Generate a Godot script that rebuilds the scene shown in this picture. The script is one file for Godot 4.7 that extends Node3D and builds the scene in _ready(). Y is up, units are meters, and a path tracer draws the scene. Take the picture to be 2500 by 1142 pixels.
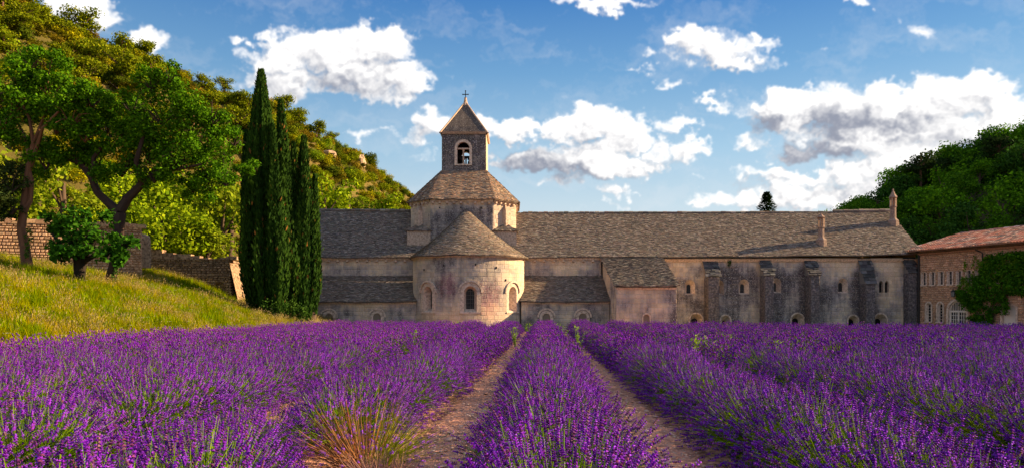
extends Node3D
# An abbey church behind a lavender field, low evening sun from the right.  Metres, y up, the camera looks along -z.

const LENS := 1700.0          # focal length, in pixels of a 2500 pixel wide picture
const EYE := 1.6
const EXPO := 2.75

var rng := RandomNumberGenerator.new()
var taken := {}
var mats := {}
var fbm := FastNoiseLite.new()


# ---------------------------------------------------------------- mesh builder
class MB:
	var v := PackedVector3Array()
	var n := PackedVector3Array()
	var c := PackedColorArray()
	var i := PackedInt32Array()

	func quad(a: Vector3, b: Vector3, d: Vector3, e: Vector3, col: Color) -> void:   # anticlockwise from outside
		var nn := (b - a).cross(d - a)
		if nn.length_squared() < 1e-10:
			nn = (d - a).cross(e - a)
		nn = nn.normalized()
		var k := v.size()
		v.append(a); v.append(b); v.append(d); v.append(e)
		for j in 4:
			n.append(nn); c.append(col)
		i.append(k); i.append(k + 2); i.append(k + 1); i.append(k); i.append(k + 3); i.append(k + 2)

	func tri(a: Vector3, b: Vector3, d: Vector3, col: Color) -> void:
		var nn := (b - a).cross(d - a).normalized()
		var k := v.size()
		v.append(a); v.append(b); v.append(d)
		for j in 3:
			n.append(nn); c.append(col)
		i.append(k); i.append(k + 2); i.append(k + 1)

	func box(t: Transform3D, s: Vector3, col: Color) -> void:
		var h := s * 0.5
		var p := []
		for z in [-h.z, h.z]:
			for y in [-h.y, h.y]:
				for x in [-h.x, h.x]:
					p.append(t * Vector3(x, y, z))
		quad(p[4], p[5], p[7], p[6], col); quad(p[1], p[0], p[2], p[3], col)
		quad(p[5], p[1], p[3], p[7], col); quad(p[0], p[4], p[6], p[2], col)
		quad(p[6], p[7], p[3], p[2], col); quad(p[0], p[1], p[5], p[4], col)

	func bx(lo: Vector3, hi: Vector3, col: Color) -> void:
		box(Transform3D(Basis(), (lo + hi) * 0.5), hi - lo, col)

	func tube(pts: Array, rad: Array, sides: int, col: Color, col2: Color = Color(0, 0, 0, 0)) -> void:
		var last := []
		for k in pts.size():
			var d: Vector3 = (pts[mini(k + 1, pts.size() - 1)] - pts[maxi(k - 1, 0)]).normalized()
			var x := d.cross(Vector3(0.31, 0.2, 0.93)).normalized()
			if x.length_squared() < 0.1:
				x = Vector3.RIGHT
			var y := d.cross(x)
			var ring := []
			for s in sides:
				var a := TAU * s / sides
				ring.append(pts[k] + (x * cos(a) + y * sin(a)) * rad[k])
			if k > 0:
				for s in sides:
					var s2 := (s + 1) % sides
					var a0: Vector3 = last[s]
					var a1: Vector3 = last[s2]
					var b1: Vector3 = ring[s2]
					var b0: Vector3 = ring[s]
					var kk := v.size()
					var cl := col if col2.a == 0.0 else (col if (s + k) % 2 else col2)
					for q in [a0, a1, b1, b0]:
						v.append(q); c.append(cl)
					n.append((a0 - pts[k - 1]).normalized()); n.append((a1 - pts[k - 1]).normalized())
					n.append((b1 - pts[k]).normalized()); n.append((b0 - pts[k]).normalized())
					i.append(kk); i.append(kk + 2); i.append(kk + 1); i.append(kk); i.append(kk + 3); i.append(kk + 2)
			last = ring

	func lathe(o: Vector3, prof: Array, sides: int, col: Color) -> void:   # prof: [radius, height] upwards
		for k in prof.size() - 1:
			for s in sides:
				var a := TAU * s / sides
				var b := TAU * (s + 1) / sides
				var p: Array = prof[k]
				var q: Array = prof[k + 1]
				quad(o + Vector3(sin(a) * p[0], p[1], cos(a) * p[0]), o + Vector3(sin(b) * p[0], p[1], cos(b) * p[0]), o + Vector3(sin(b) * q[0], q[1], cos(b) * q[0]), o + Vector3(sin(a) * q[0], q[1], cos(a) * q[0]), col)

	func leaf(p: Vector3, along: Vector3, side: Vector3, nn: Vector3, col: Color) -> void:   # a folded diamond
		var k := v.size()
		if side.cross(along).dot(nn) < 0.0:
			side = -side
		v.append(p); v.append(p + along * 0.5 + side); v.append(p + along); v.append(p + along * 0.5 - side)
		for j in 4:
			n.append(nn); c.append(col)
		i.append(k); i.append(k + 2); i.append(k + 1); i.append(k); i.append(k + 3); i.append(k + 2)

	func mesh(m: Material = null) -> ArrayMesh:
		var a := []
		a.resize(Mesh.ARRAY_MAX)
		a[Mesh.ARRAY_VERTEX] = v; a[Mesh.ARRAY_NORMAL] = n; a[Mesh.ARRAY_COLOR] = c; a[Mesh.ARRAY_INDEX] = i
		var r := ArrayMesh.new()
		r.add_surface_from_arrays(Mesh.PRIMITIVE_TRIANGLES, a)
		if m:
			r.surface_set_material(0, m)
		return r


# ---------------------------------------------------------------- naming
func numbered(called: String) -> String:
	if not taken.has(called):
		taken[called] = 0
		return called
	taken[called] += 1
	return "%s_%03d" % [called, taken[called]]

func thing(called: String, label: String, category: String, at := Vector3.ZERO, group := "") -> Node3D:
	var o := Node3D.new()
	o.name = numbered(called); add_child(o, true)
	o.position = at
	tag(o, label, category, group)
	return o

func tag(o: Node, label: String, category: String, group := "") -> void:
	o.set_meta("label", label); o.set_meta("category", category)
	if group:
		o.set_meta("group", group)

func obj(called: String, m: Mesh, parent: Node = null, stuff := false) -> MeshInstance3D:
	var o := MeshInstance3D.new()
	o.mesh = m
	if parent == null:
		o.name = numbered(called); add_child(o, true)
	else:
		o.name = called; parent.add_child(o, true)
	if stuff:
		o.set_meta("kind", "stuff")
	return o

func struct(called: String, m: Mesh) -> MeshInstance3D:
	var o := obj(called, m)
	o.set_meta("kind", "structure")
	return o

func scatter(called: String, m: Mesh, places: Array, parent: Node = null, tints: Array = []) -> MultiMeshInstance3D:
	var mm := MultiMesh.new()
	mm.transform_format = MultiMesh.TRANSFORM_3D
	mm.use_colors = tints.size() > 0
	mm.mesh = m
	mm.instance_count = places.size()
	for k in places.size():
		mm.set_instance_transform(k, places[k])
		if tints:
			mm.set_instance_color(k, tints[k])
	var o := MultiMeshInstance3D.new()
	o.multimesh = mm
	o.set_meta("kind", "stuff")
	if parent == null:
		o.name = numbered(called); add_child(o, true)
	else:
		o.name = called; parent.add_child(o, true)
	return o

func at(px: float, py: float, d: float) -> Vector3:       # a measured spot of the photograph at a distance
	return Vector3((px - 1250.0) / LENS * d, EYE + (736.0 - py) / LENS * d, -d)

func mat(key: String, albedo := Color.WHITE, rough := 0.9, backlight := 0.0, tint := Color.WHITE) -> StandardMaterial3D:
	if mats.has(key):
		return mats[key]
	if key == "leaf":
		rough = 0.75; backlight = 0.55
	var m := StandardMaterial3D.new()
	m.resource_name = key
	m.albedo_color = albedo.linear_to_srgb()
	m.vertex_color_use_as_albedo = true
	m.roughness = rough
	m.metallic_specular = 0.12 if backlight > 0.0 else 0.3
	if backlight > 0.0:
		m.backlight_enabled = true
		m.backlight = Color(backlight * tint.r, backlight * tint.g, backlight * tint.b).linear_to_srgb()
	mats[key] = m
	return m

func jit(col: Color, a: float) -> Color:
	var k := 1.0 + rng.randf_range(-a, a)
	return Color(clampf(col.r * k, 0, 1), clampf(col.g * k * (1.0 + rng.randf_range(-a, a) * 0.25), 0, 1), clampf(col.b * k, 0, 1))

func mixc(a: Color, b: Color) -> Color:
	return a.lerp(b, rng.randf())


# ---------------------------------------------------------------- terrain
func field_h(x: float, z: float) -> float:
	return -0.0124 * clampf(-z, -40.0, 57.0)

func edge_x(z: float) -> float:       # where the field ends on the left
	return -14.6 + clampf((-z - 18.0) / 34.0, -0.3, 1.3) * 1.7

func ground_h(x: float, z: float) -> float:
	var h := field_h(x, z)
	var t := edge_x(z) - x
	if t > 0.0:
		var k := 1.0 - 0.2 * smoothstep(44.0, 54.0, -z)
		var r := 0.36 * t if t < 7.0 else 2.52 + 0.2 * (t - 7.0)
		r = minf(r, 4.6 + 0.02 * t) * k
		var g := 0.3 * t if t < 3.0 else (0.9 + (t - 3.0) * 0.24 if t < 7.4 else (1.96 + (t - 7.4) * 0.5 if t < 10.2 else minf(3.36 + (t - 10.2) * 0.32, 4.8 + 0.02 * t)))
		h += lerpf(r, g, smoothstep(42.0, 50.0, -z)) * smoothstep(0.0, 1.6, t) + fbm.get_noise_2d(x * 14.0, z * 14.0) * 0.25 * smoothstep(0.0, 2.0, t)
	else:
		h += fbm.get_noise_2d(x * 60.0, z * 60.0) * 0.05
	return h


# ---------------------------------------------------------------- sky
const CLOUDS := [
	[210, 35, 85, 50, 1.0], [150, 0, 80, 45, 1.0], [355, 100, 66, 36, 1.0],
	[700, 135, 105, 52, 1.0], [800, 125, 150, 62, 1.0], [900, 112, 115, 58, 1.0], [965, 100, 50, 44, 0.9], [870, 190, 150, 50, 1.0], [985, 195, 70, 52, 1.0], [680, 205, 105, 42, 1.0], [955, 238, 66, 22, 0.8],
	[590, 98, 30, 13, 0.75], [640, 95, 30, 12, 0.5],
	[1055, 300, 62, 38, 1.0], [1000, 332, 66, 20, 0.7], [870, 333, 40, 20, 0.8], [925, 325, 30, 12, 0.6], [1045, 380, 42, 24, 0.6], [1235, 325, 85, 32, 1.0], [1295, 318, 38, 26, 0.9], [1170, 312, 46, 34, 0.9],
	[1400, 310, 80, 44, 1.0], [1450, 300, 95, 48, 1.0], [1540, 330, 62, 56, 1.0], [1300, 392, 110, 30, 0.95], [1420, 385, 140, 52, 1.0], [1500, 405, 95, 44, 1.0], [1390, 435, 70, 20, 0.8],
	[1650, 375, 80, 38, 1.0], [1690, 350, 40, 22, 0.8], [1600, 405, 46, 15, 0.7], [1660, 300, 52, 26, 0.95],
	[1740, 118, 110, 44, 0.95], [1700, 100, 66, 34, 0.9], [1800, 150, 120, 26, 0.8], [1850, 112, 60, 22, 0.8], [1842, 85, 24, 22, 0.8], [1765, 172, 70, 16, 0.7],
	[1580, 135, 34, 18, 0.7], [1555, 170, 60, 10, 0.7], [1625, 215, 44, 14, 0.7], [1665, 198, 80, 12, 0.5], [1725, 245, 34, 16, 0.8], [1772, 255, 34, 20, 0.7], [1555, 228, 20, 10, 0.4],
	[1880, 272, 72, 56, 1.0], [1965, 258, 95, 54, 1.0], [2080, 270, 140, 66, 1.0], [2200, 258, 130, 66, 1.0], [2300, 250, 125, 66, 1.0], [2400, 222, 86, 50, 1.0], [2440, 200, 44, 32, 0.9], [2450, 285, 110, 50, 1.0], [2100, 338, 190, 50, 1.0], [2300, 322, 170, 50, 1.0], [1900, 312, 95, 28, 0.9], [1960, 372, 90, 24, 0.9], [2480, 340, 100, 40, 0.9], [1830, 350, 60, 20, 0.7],
	[1900, 432, 110, 22, 0.75], [2050, 432, 190, 28, 0.85], [2210, 402, 160, 34, 0.8], [1900, 488, 220, 32, 0.8], [2110, 480, 220, 40, 0.85], [1760, 495, 80, 20, 0.7], [1500, 470, 62, 20, 0.8], [1470, 505, 80, 10, 0.5], [2360, 402, 170, 42, 0.8], [1890, 395, 50, 8, 0.6], [2120, 465, 360, 60, 0.72], [2260, 385, 260, 40, 0.8], [1720, 440, 60, 10, 0.5],
	[1450, 8, 130, 22, 0.9], [1350, 0, 40, 12, 0.7], [1570, 5, 60, 10, 0.6], [2110, 10, 26, 12, 0.85], [2255, 82, 34, 32, 0.75], [2025, 117, 22, 9, 0.5], [1110, 190, 40, 14, 0.35], [2205, 45, 20, 10, 0.4], [1690, 30, 20, 40, 0.25], [1330, 452, 30, 10, 0.5], [1560, 500, 40, 8, 0.4],
	[2700, 300, 260, 90, 1.0], [2650, 120, 120, 50, 0.9], [2900, 180, 200, 70, 1.0], [-150, 60, 160, 70, 1.0], [700, -160, 200, 70, 1.0], [1900, -150, 260, 70, 1.0], [1200, -300, 220, 80, 1.0], [2600, -260, 260, 90, 1.0]]

const SHADED := [    # the parts of the clouds that lie in their own shade
	[1290, 392, 120, 34, 0.95], [1370, 418, 100, 30, 0.6], [1430, 350, 40, 40, 0.25], [1860, 305, 60, 30, 0.8], [2050, 300, 95, 44, 0.85], [2090, 270, 60, 30, 0.5], [1985, 370, 95, 28, 1.0], [2190, 300, 90, 22, 0.5], [2230, 338, 90, 16, 0.45], [2330, 340, 110, 14, 0.4], [1830, 450, 60, 14, 0.6], [2000, 470, 120, 12, 0.35], [820, 200, 150, 28, 0.45], [940, 170, 60, 30, 0.3], [700, 215, 80, 22, 0.4], [1040, 320, 50, 14, 0.3], [1620, 400, 60, 12, 0.3], [1470, 30, 80, 12, 0.3], [240, 60, 60, 16, 0.3]]

func air(el: float, az: float) -> Color:
	var k := clampf(el / 0.42, 0.0, 1.0)
	var c: Color
	var st := [Color(0.74, 0.83, 0.86), Color(0.66, 0.78, 0.84), Color(0.38, 0.60, 0.79), Color(0.175, 0.39, 0.67), Color(0.062, 0.225, 0.56)]
	var f := k * 4.0
	var n := mini(int(f), 3)
	c = st[n].lerp(st[n + 1], f - n)
	if el > 0.42:
		c = c.lerp(Color(0.045, 0.19, 0.50), smoothstep(0.42, 1.4, el))
	var right := 0.5 + 0.5 * sin(clampf(az, -1.57, 1.57))
	return c * (0.84 + 0.3 * right)

func cloud_tone(dens: float, lit: float) -> Color:
	var c := Color(0.32, 0.34, 0.42).lerp(Color(1.22, 1.19, 1.16), pow(clampf(lit, 0.0, 1.0), 1.25))
	return c

func make_sky() -> Image:
	var nz := FastNoiseLite.new()
	nz.seed = 11; nz.frequency = 0.0085; nz.fractal_octaves = 6; nz.fractal_gain = 0.56; nz.fractal_lacunarity = 2.1
	nz.noise_type = FastNoiseLite.TYPE_SIMPLEX_SMOOTH
	# the whole sky, coarse
	var W := 512
	var H := 256
	var a := PackedFloat32Array()
	a.resize(W * H * 3)
	var n3 := FastNoiseLite.new()
	n3.seed = 5; n3.frequency = 1.7; n3.fractal_octaves = 5; n3.fractal_gain = 0.55
	for y in H:
		var el := PI / 2.0 - (y + 0.5) / H * PI
		for x in W:
			var az := wrapf((x + 0.5) / W * TAU, -PI, PI)
			var c: Color
			if el < -0.02:
				c = Color(0.20, 0.20, 0.17)
			else:
				c = air(el, az)
				var e := maxf(el, 0.02)
				var d := Vector3(sin(az) * cos(e), e * 2.2, cos(az) * cos(e))
				var q := n3.get_noise_3dv(d) * 1.5 + 0.02
				var al := smoothstep(0.0, 0.22, q)
				if al > 0.0:
					var q2 := n3.get_noise_3dv(d + Vector3(0.03, 0.14, 0)) * 1.5 + 0.02
					c = c.lerp(cloud_tone(q, 0.62 + (q - q2) * 1.6), al * 0.94)
			var k := (y * W + x) * 3
			a[k] = c.r / EXPO; a[k + 1] = c.g / EXPO; a[k + 2] = c.b / EXPO
	var whole := Image.create_from_data(W, H, false, Image.FORMAT_RGBF, a.to_byte_array())
	whole.resize(4096, 2048, Image.INTERPOLATE_BILINEAR)
	# the quarter with the measured clouds, fine
	var x0 := 2048 - 500
	var y0 := 1024 - 380
	var w := 1000
	var h := 384
	var px := PackedFloat32Array(); px.resize(w * h)
	var py := PackedFloat32Array(); py.resize(w * h)
	var den := PackedFloat32Array(); den.resize(w * h)
	var shade := PackedFloat32Array(); shade.resize(w * h)
	for y in h:
		var el := PI / 2.0 - (y0 + y + 0.5) / 2048.0 * PI
		for x in w:
			var az := ((x0 + x + 0.5) / 4096.0 - 0.5) * TAU
			var qx := 1250.0 + LENS * tan(az)
			var qy := 736.0 - LENS * tan(el) / cos(az)
			px[y * w + x] = qx + 46.0 * nz.get_noise_2d(qx, qy * 1.3) + 16.0 * nz.get_noise_2d(qx * 3.3, qy * 3.9 + 300.0)
			py[y * w + x] = qy + 34.0 * nz.get_noise_2d(qx + 500.0, qy * 1.3 + 800.0) + 14.0 * nz.get_noise_2d(qx * 3.3 + 90.0, qy * 3.9)
	for b in CLOUDS + SHADED:
		var is_shade := SHADED.has(b)
		var xa := int((atan((b[0] - b[2] * 1.5 - 1290.0) / LENS) / TAU + 0.5) * 4096.0) - x0
		var xb := int((atan((b[0] + b[2] * 1.5 - 1210.0) / LENS) / TAU + 0.5) * 4096.0) - x0
		for x in range(maxi(xa, 0), mini(xb + 1, w)):
			for y in h:
				var k := y * w + x
				var dy: float = (py[k] - b[1]) / b[3]
				if absf(dy) > 1.5:
					continue
				var dx: float = (px[k] - b[0]) / b[2]
				if dy > 0.0:
					dy *= 1.15
				var q: float = b[4] * (1.0 - 0.55 * (dx * dx + dy * dy))
				if q > 0.0:
					if is_shade:
						shade[k] = maxf(shade[k], q)
						continue
					den[k] = maxf(den[k], q) + 0.16 * minf(den[k], q)
	for k in w * h:
		if den[k] > 0.02:
			var wob := nz.get_noise_2d(px[k], py[k] * 1.25)
			den[k] = den[k] - 0.47 + wob * 0.42 + nz.get_noise_2d(px[k] * 2.6 + 70.0, py[k] * 3.2) * 0.20
		else:
			den[k] = -0.6
	var out := PackedFloat32Array(); out.resize(w * h * 3)
	for y in h:
		var el := PI / 2.0 - (y0 + y + 0.5) / 2048.0 * PI
		for x in w:
			var az := ((x0 + x + 0.5) / 4096.0 - 0.5) * TAU
			var k := y * w + x
			var c := air(maxf(el, 0.0), az)
			var d := den[k]
			var wisp := nz.get_noise_2d(px[k] * 0.35 + 900.0, py[k] * 1.1) * 0.5 + nz.get_noise_2d(px[k] * 1.5, py[k] * 3.0 + 400.0) * 0.2
			c = c.lerp(Color(0.86, 0.88, 0.92), clampf(wisp * 0.55, 0.0, 0.30))
			if d > -0.08:
				var al := smoothstep(-0.10, 0.40, d)
				var up := maxi(y - 4, 0) * w + mini(x + 3, w - 1)
				var up2 := maxi(y - 14, 0) * w + mini(x + 7, w - 1)
				var lit := 0.82 + nz.get_noise_2d(px[k] * 1.7 + 40.0, py[k] * 2.1) * 0.22 - 0.74 * smoothstep(0.0, 0.9, shade[k]) + (d - maxf(den[up], -0.3)) * 0.75 + (d - maxf(den[up2], -0.3)) * 0.42
				c = c.lerp(cloud_tone(d, lit), al * 0.97)
			# the coarse sky takes over at the rim
			var rim := minf(minf(x, w - 1 - x) / 60.0, y / 60.0)
			if rim < 1.0:
				var o := whole.get_pixel((x0 + x + 2048) % 4096, y0 + y)
				c = Color(o.r * EXPO, o.g * EXPO, o.b * EXPO).lerp(c, clampf(rim, 0.0, 1.0))
			out[k * 3] = c.r / EXPO; out[k * 3 + 1] = c.g / EXPO; out[k * 3 + 2] = c.b / EXPO
	var part := Image.create_from_data(w, h, false, Image.FORMAT_RGBF, out.to_byte_array())
	whole.blit_rect(part, Rect2i(500, 0, 500, h), Vector2i(0, y0))      # straight ahead is the picture's seam
	whole.blit_rect(part, Rect2i(0, 0, 500, h), Vector2i(4096 - 500, y0))
	return whole


# ---------------------------------------------------------------- textures
func noise_bytes(w: int, h: int, sd: int, freq: float, oct: int, stretch := 1) -> PackedByteArray:
	var z := FastNoiseLite.new()
	z.seed = sd; z.frequency = freq; z.fractal_octaves = oct; z.fractal_gain = 0.6
	z.noise_type = FastNoiseLite.TYPE_SIMPLEX_SMOOTH
	var im := z.get_image(w, h / stretch)
	if stretch > 1:
		im.resize(w, h, Image.INTERPOLATE_CUBIC)
	im.convert(Image.FORMAT_L8)
	return im.get_data()

# weathering of the abbey's limestone, laid out over the whole front in metres: where lichen and soot have settled
const SOOT := [ # x0, x1, y0, y1, strength
	[12.2, 25.5, -0.9, 4.4, 0.54], [25.5, 31.0, -0.9, 4.1, 0.40], [31.0, 35.8, -0.9, 4.0, 0.30], [18.2, 19.4, -0.8, 5.0, 0.35], [22.4, 23.4, -0.8, 5.0, 0.35], [25.2, 26.6, -0.8, 5.0, 0.45], [29.6, 31.2, -0.8, 5.0, 0.55],
	[7.9, 12.7, -0.9, 2.3, 0.34], [1.2, 3.6, -0.8, 1.5, 0.50], [5.6, 7.4, -0.8, 1.5, 0.42], [3.6, 5.6, -0.8, 0.4, 0.2], [0.9, 7.8, 3.3, 4.6, 0.30],
	[-20.0, -7.6, -0.8, 1.4, 0.34], [-20.0, -7.8, 3.4, 4.6, 0.26],
	[-5.8, -0.2, 1.6, 5.0, 0.46], [-7.8, -5.5, 2.6, 4.6, 0.26], [-6.4, -1.6, -0.8, 1.2, 0.12], [-0.2, 1.1, -0.8, 0.5, 0.32],
	[-7.6, -1.4, 5.5, 9.9, 0.66], [-9.4, -7.2, 5.5, 8.6, 0.40],
	[-7.2, -1.6, 13.0, 21.0, 0.90]]

func stone_texture() -> ImageTexture:
	var W := 1536
	var H := 528
	var a := noise_bytes(W, H, 3, 0.012, 5)
	var b := noise_bytes(W, H, 8, 0.075, 5, 6)
	var f := noise_bytes(W, H, 21, 0.30, 3)
	var g := noise_bytes(W, H, 33, 0.03, 4)
	var soot := PackedFloat32Array()
	soot.resize(W * H)
	for s in SOOT:
		var xa := int((s[0] + 20.0) * 24.0) - 24
		var xb := int((s[1] + 20.0) * 24.0) + 24
		var ya := int((21.0 - s[3]) * 24.0) - 24
		var yb := int((21.0 - s[2]) * 24.0) + 24
		for y in range(maxi(ya, 0), mini(yb, H)):
			var ky := minf(smoothstep(ya, ya + 40.0, y), 1.0 - smoothstep(yb - 40.0, yb, y))
			for x in range(maxi(xa, 0), mini(xb, W)):
				var kx := minf(smoothstep(xa, xa + 40.0, x), 1.0 - smoothstep(xb - 40.0, xb, x))
				soot[y * W + x] += s[4] * kx * ky
	var out := PackedByteArray()
	out.resize(W * H * 3)
	var tan_a := Vector3(234, 212, 184)
	var tan_b := Vector3(206, 180, 152)
	var grey := Vector3(168, 158, 156)
	var mid := Vector3(158, 153, 155)
	var black := Vector3(82, 77, 81)
	var red := Vector3(158, 74, 84)
	for k in W * H:
		var na := a[k] / 255.0
		var nb := b[k] / 255.0
		var nf := f[k] / 255.0
		var ng := g[k] / 255.0
		var c := tan_a.lerp(tan_b, ng)
		c = c.lerp(grey, smoothstep(0.45, 0.75, na) * 0.45)
		var s := soot[k] + 0.09
		var e0 := s + (na - 0.5) * 0.75 + (nb - 0.5) * 0.5 + (nf - 0.5) * 0.75 + (ng - 0.5) * 0.3
		c = c.lerp(mid, smoothstep(0.12, 0.62, e0) * 0.8)
		var m := smoothstep(0.42, 0.95, e0)
		c = c.lerp(black, m * 0.92)
		if s > 0.08 and nf > 0.62:            # pale lichen spots
			c = c.lerp(Vector3(206, 200, 192), smoothstep(0.62, 0.76, nf) * (0.30 + 0.55 * m))
		c *= 0.86 + 0.26 * nf
		var x := k % W
		var y := k / W
		var wx := x / 24.0 - 20.0
		var wy := 21.0 - y / 24.0
		if wy < 4.0 and wx > -6.5 and wx < 0.5:      # rose coloured lichen on the apse
			var e := maxf(1.0 - Vector2((wx + 1.7) / 1.25, (wy - 1.7) / 1.7).length(), 1.0 - Vector2((wx + 5.0) / 1.0, (wy - 2.9) / 1.2).length())
			if e > -0.2:
				c = c.lerp(red, smoothstep(0.1, 0.6, e * 0.9 + (nf - 0.5) * 1.6 + (nb - 0.5) * 0.5) * 0.32)
		out[k * 3] = clampi(int(c.x), 0, 255); out[k * 3 + 1] = clampi(int(c.y), 0, 255); out[k * 3 + 2] = clampi(int(c.z), 0, 255)
	return ImageTexture.create_from_image(Image.create_from_data(W, H, false, Image.FORMAT_RGB8, out))

func ramp_texture(sd: int, size: int, freq: float, stops: Array, oct := 5) -> ImageTexture:    # seamless noise through a ramp of sRGB colours
	var z := FastNoiseLite.new()
	z.seed = sd; z.frequency = freq; z.fractal_octaves = oct; z.fractal_gain = 0.6
	var im := z.get_seamless_image(size, size)
	im.convert(Image.FORMAT_L8)
	var d := im.get_data()
	var lut := []
	for k in 256:
		var f := k / 255.0 * (stops.size() - 1)
		var n := mini(int(f), stops.size() - 2)
		lut.append(stops[n].lerp(stops[n + 1], f - n))
	var out := PackedByteArray()
	out.resize(size * size * 3)
	for k in size * size:
		var c: Color = lut[d[k]]
		out[k * 3] = int(c.r * 255); out[k * 3 + 1] = int(c.g * 255); out[k * 3 + 2] = int(c.b * 255)
	return ImageTexture.create_from_image(Image.create_from_data(size, size, false, Image.FORMAT_RGB8, out))

func tri_tex(m: StandardMaterial3D, t: Texture2D, scale: Vector3, off := Vector3.ZERO, world := true) -> void:
	m.albedo_texture = t
	m.uv1_triplanar = true
	m.uv1_world_triplanar = world
	m.uv1_triplanar_sharpness = 4.0
	m.uv1_scale = scale
	m.uv1_offset = off


# ---------------------------------------------------------------- walls
# A wall is a skin with openings, over which its stones stand a little proud.  face(u, v, d): metres along, up and out.
func flat(o: Vector3, along: Vector3, out: Vector3) -> Callable:
	return func(u: float, v: float, d: float) -> Vector3: return o + along * u + Vector3(0, v, 0) + out * d

func top_of(h: Dictionary, u: float) -> float:
	var x := clampf(absf(u - h.u) / h.r, 0.0, 1.0)
	if h.arch == 1:
		return h.vs + h.r * sqrt(1.0 - x * x)
	if h.arch == 2:
		return h.vs + h.r * 1.5 * pow(1.0 - x, 0.62)
	if h.arch == 3:
		return h.vs + h.r * 0.3 * (1.0 - x * x)
	return h.vs

func outline(u: float, v0: float, r: float, vs: float, arch: int) -> Array:
	var p := [Vector2(u - r, v0)]
	var n := 10
	for k in n + 1:
		var x := -cos(PI * k / n)
		p.append(Vector2(u + x * r, top_of({"u": u, "r": r, "vs": vs, "arch": arch}, u + x * r)))
	p.append(Vector2(u + r, v0))
	return p

func wall(parent: Node, called: String, face: Callable, U: float, V: float, holes: Array, m: Material, course: float, blen: float, singles := 0, proud := 0.020, tone := 0.22, tint := Color(1, 1, 1)) -> MeshInstance3D:
	var mb := MB.new()
	var cuts := [0.0, U]
	var s := 0.7
	while s < U:
		cuts.append(s); s += 0.7
	for h in holes:
		for k in 9:
			cuts.append(h.u - h.r * cos(PI * k / 8.0))
	cuts.sort()
	var joint := Color(0.76, 0.73, 0.71) * tint
	var jd := -0.07 if proud > 0.04 else 0.0      # dry stone has open joints
	for k in cuts.size() - 1:
		var ua: float = cuts[k]
		var ub: float = cuts[k + 1]
		if ub - ua < 1e-4 or ua < -1e-4 or ub > U + 1e-4:
			continue
		var um := (ua + ub) * 0.5
		var here := []
		for h in holes:
			if absf(um - h.u) < h.r:
				here.append(h)
		here.sort_custom(func(p, q): return p.v0 < q.v0)
		var a := 0.0
		var b := 0.0
		for h in here:
			if h.v0 > a + 1e-3:
				mb.quad(face.call(ua, a, jd), face.call(ub, b, jd), face.call(ub, h.v0, jd), face.call(ua, h.v0, jd), joint)
			a = top_of(h, ua); b = top_of(h, ub)
		mb.quad(face.call(ua, a, jd), face.call(ub, b, jd), face.call(ub, V, jd), face.call(ua, V, jd), joint)
	var w := obj(called, mb.mesh(m), parent)
	# the stones
	var rest := MB.new()
	var v := 0.0
	var left := singles
	while v < V - 0.02:
		var hgt := minf(course * rng.randf_range(0.82, 1.18), V - v)
		if V - v - hgt < course * 0.4:
			hgt = V - v
		var g := 0.009 if jd == 0.0 else 0.014
		var u := -rng.randf() * blen
		while u < U:
			var ln := blen * rng.randf_range(0.55, 1.4)
			var ua := maxf(u, 0.0)
			var ub := minf(u + ln, U)
			u += ln
			if ub - ua < 0.08:
				continue
			var runs := [[ua, ub]]
			for h in holes:
				var fw: float = h.get("frame", 0.1)
				var cv := clampf(v + hgt * 0.5, h.v0 - fw, 1e6)
				if v + hgt < h.v0 - fw * 0.3:
					continue
				var half: float = h.r + fw
				var lv: float = maxf(v, h.v0)
				if lv > h.vs:
					var up: float = (lv - h.vs) / (h.r + fw)
					if h.arch == 0 and lv > h.vs + fw or up >= 1.0 and h.arch != 2 or h.arch == 2 and up > 1.7 or h.arch == 3 and up > 0.35:
						continue
					half *= sqrt(maxf(0.0, 1.0 - up * up)) if h.arch == 1 else 1.0
				var nr := []
				for r in runs:
					if r[1] <= h.u - half or r[0] >= h.u + half:
						nr.append(r)
						continue
					if r[0] < h.u - half - 0.06:
						nr.append([r[0], h.u - half])
					if r[1] > h.u + half + 0.06:
						nr.append([h.u + half, r[1]])
				runs = nr
			for r in runs:
				if r[1] - r[0] < 0.06:
					continue
				var one := left > 0 and hgt > 0.14
				var mbk: MB = MB.new() if one else rest
				var t := 1.0 - rng.randf() * tone
				var col := Color(t, t * rng.randf_range(0.96, 1.0), t * rng.randf_range(0.92, 1.0)) * tint
				var p := proud * rng.randf_range(0.6, 1.25)
				var a0: float = r[0] + g
				var b0: float = r[1] - g
				var v0 := v + g
				var v1 := v + hgt - g
				var e := 0.032
				var q := [face.call(a0, v0, jd), face.call(b0, v0, jd), face.call(b0, v1, jd), face.call(a0, v1, jd)]
				var f := [face.call(a0 + e, v0 + e, p), face.call(b0 - e, v0 + e, p), face.call(b0 - e, v1 - e, p), face.call(a0 + e, v1 - e, p)]
				mbk.quad(f[0], f[1], f[2], f[3], col)
				for k in 4:
					mbk.quad(q[k], q[(k + 1) % 4], f[(k + 1) % 4], f[k], col)
				if one:
					obj("stone_block", mbk.mesh(m), w)
					left -= 1
		v += hgt
	if rest.v.size():
		obj("stonework", rest.mesh(m), w, true)
	return w

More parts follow.
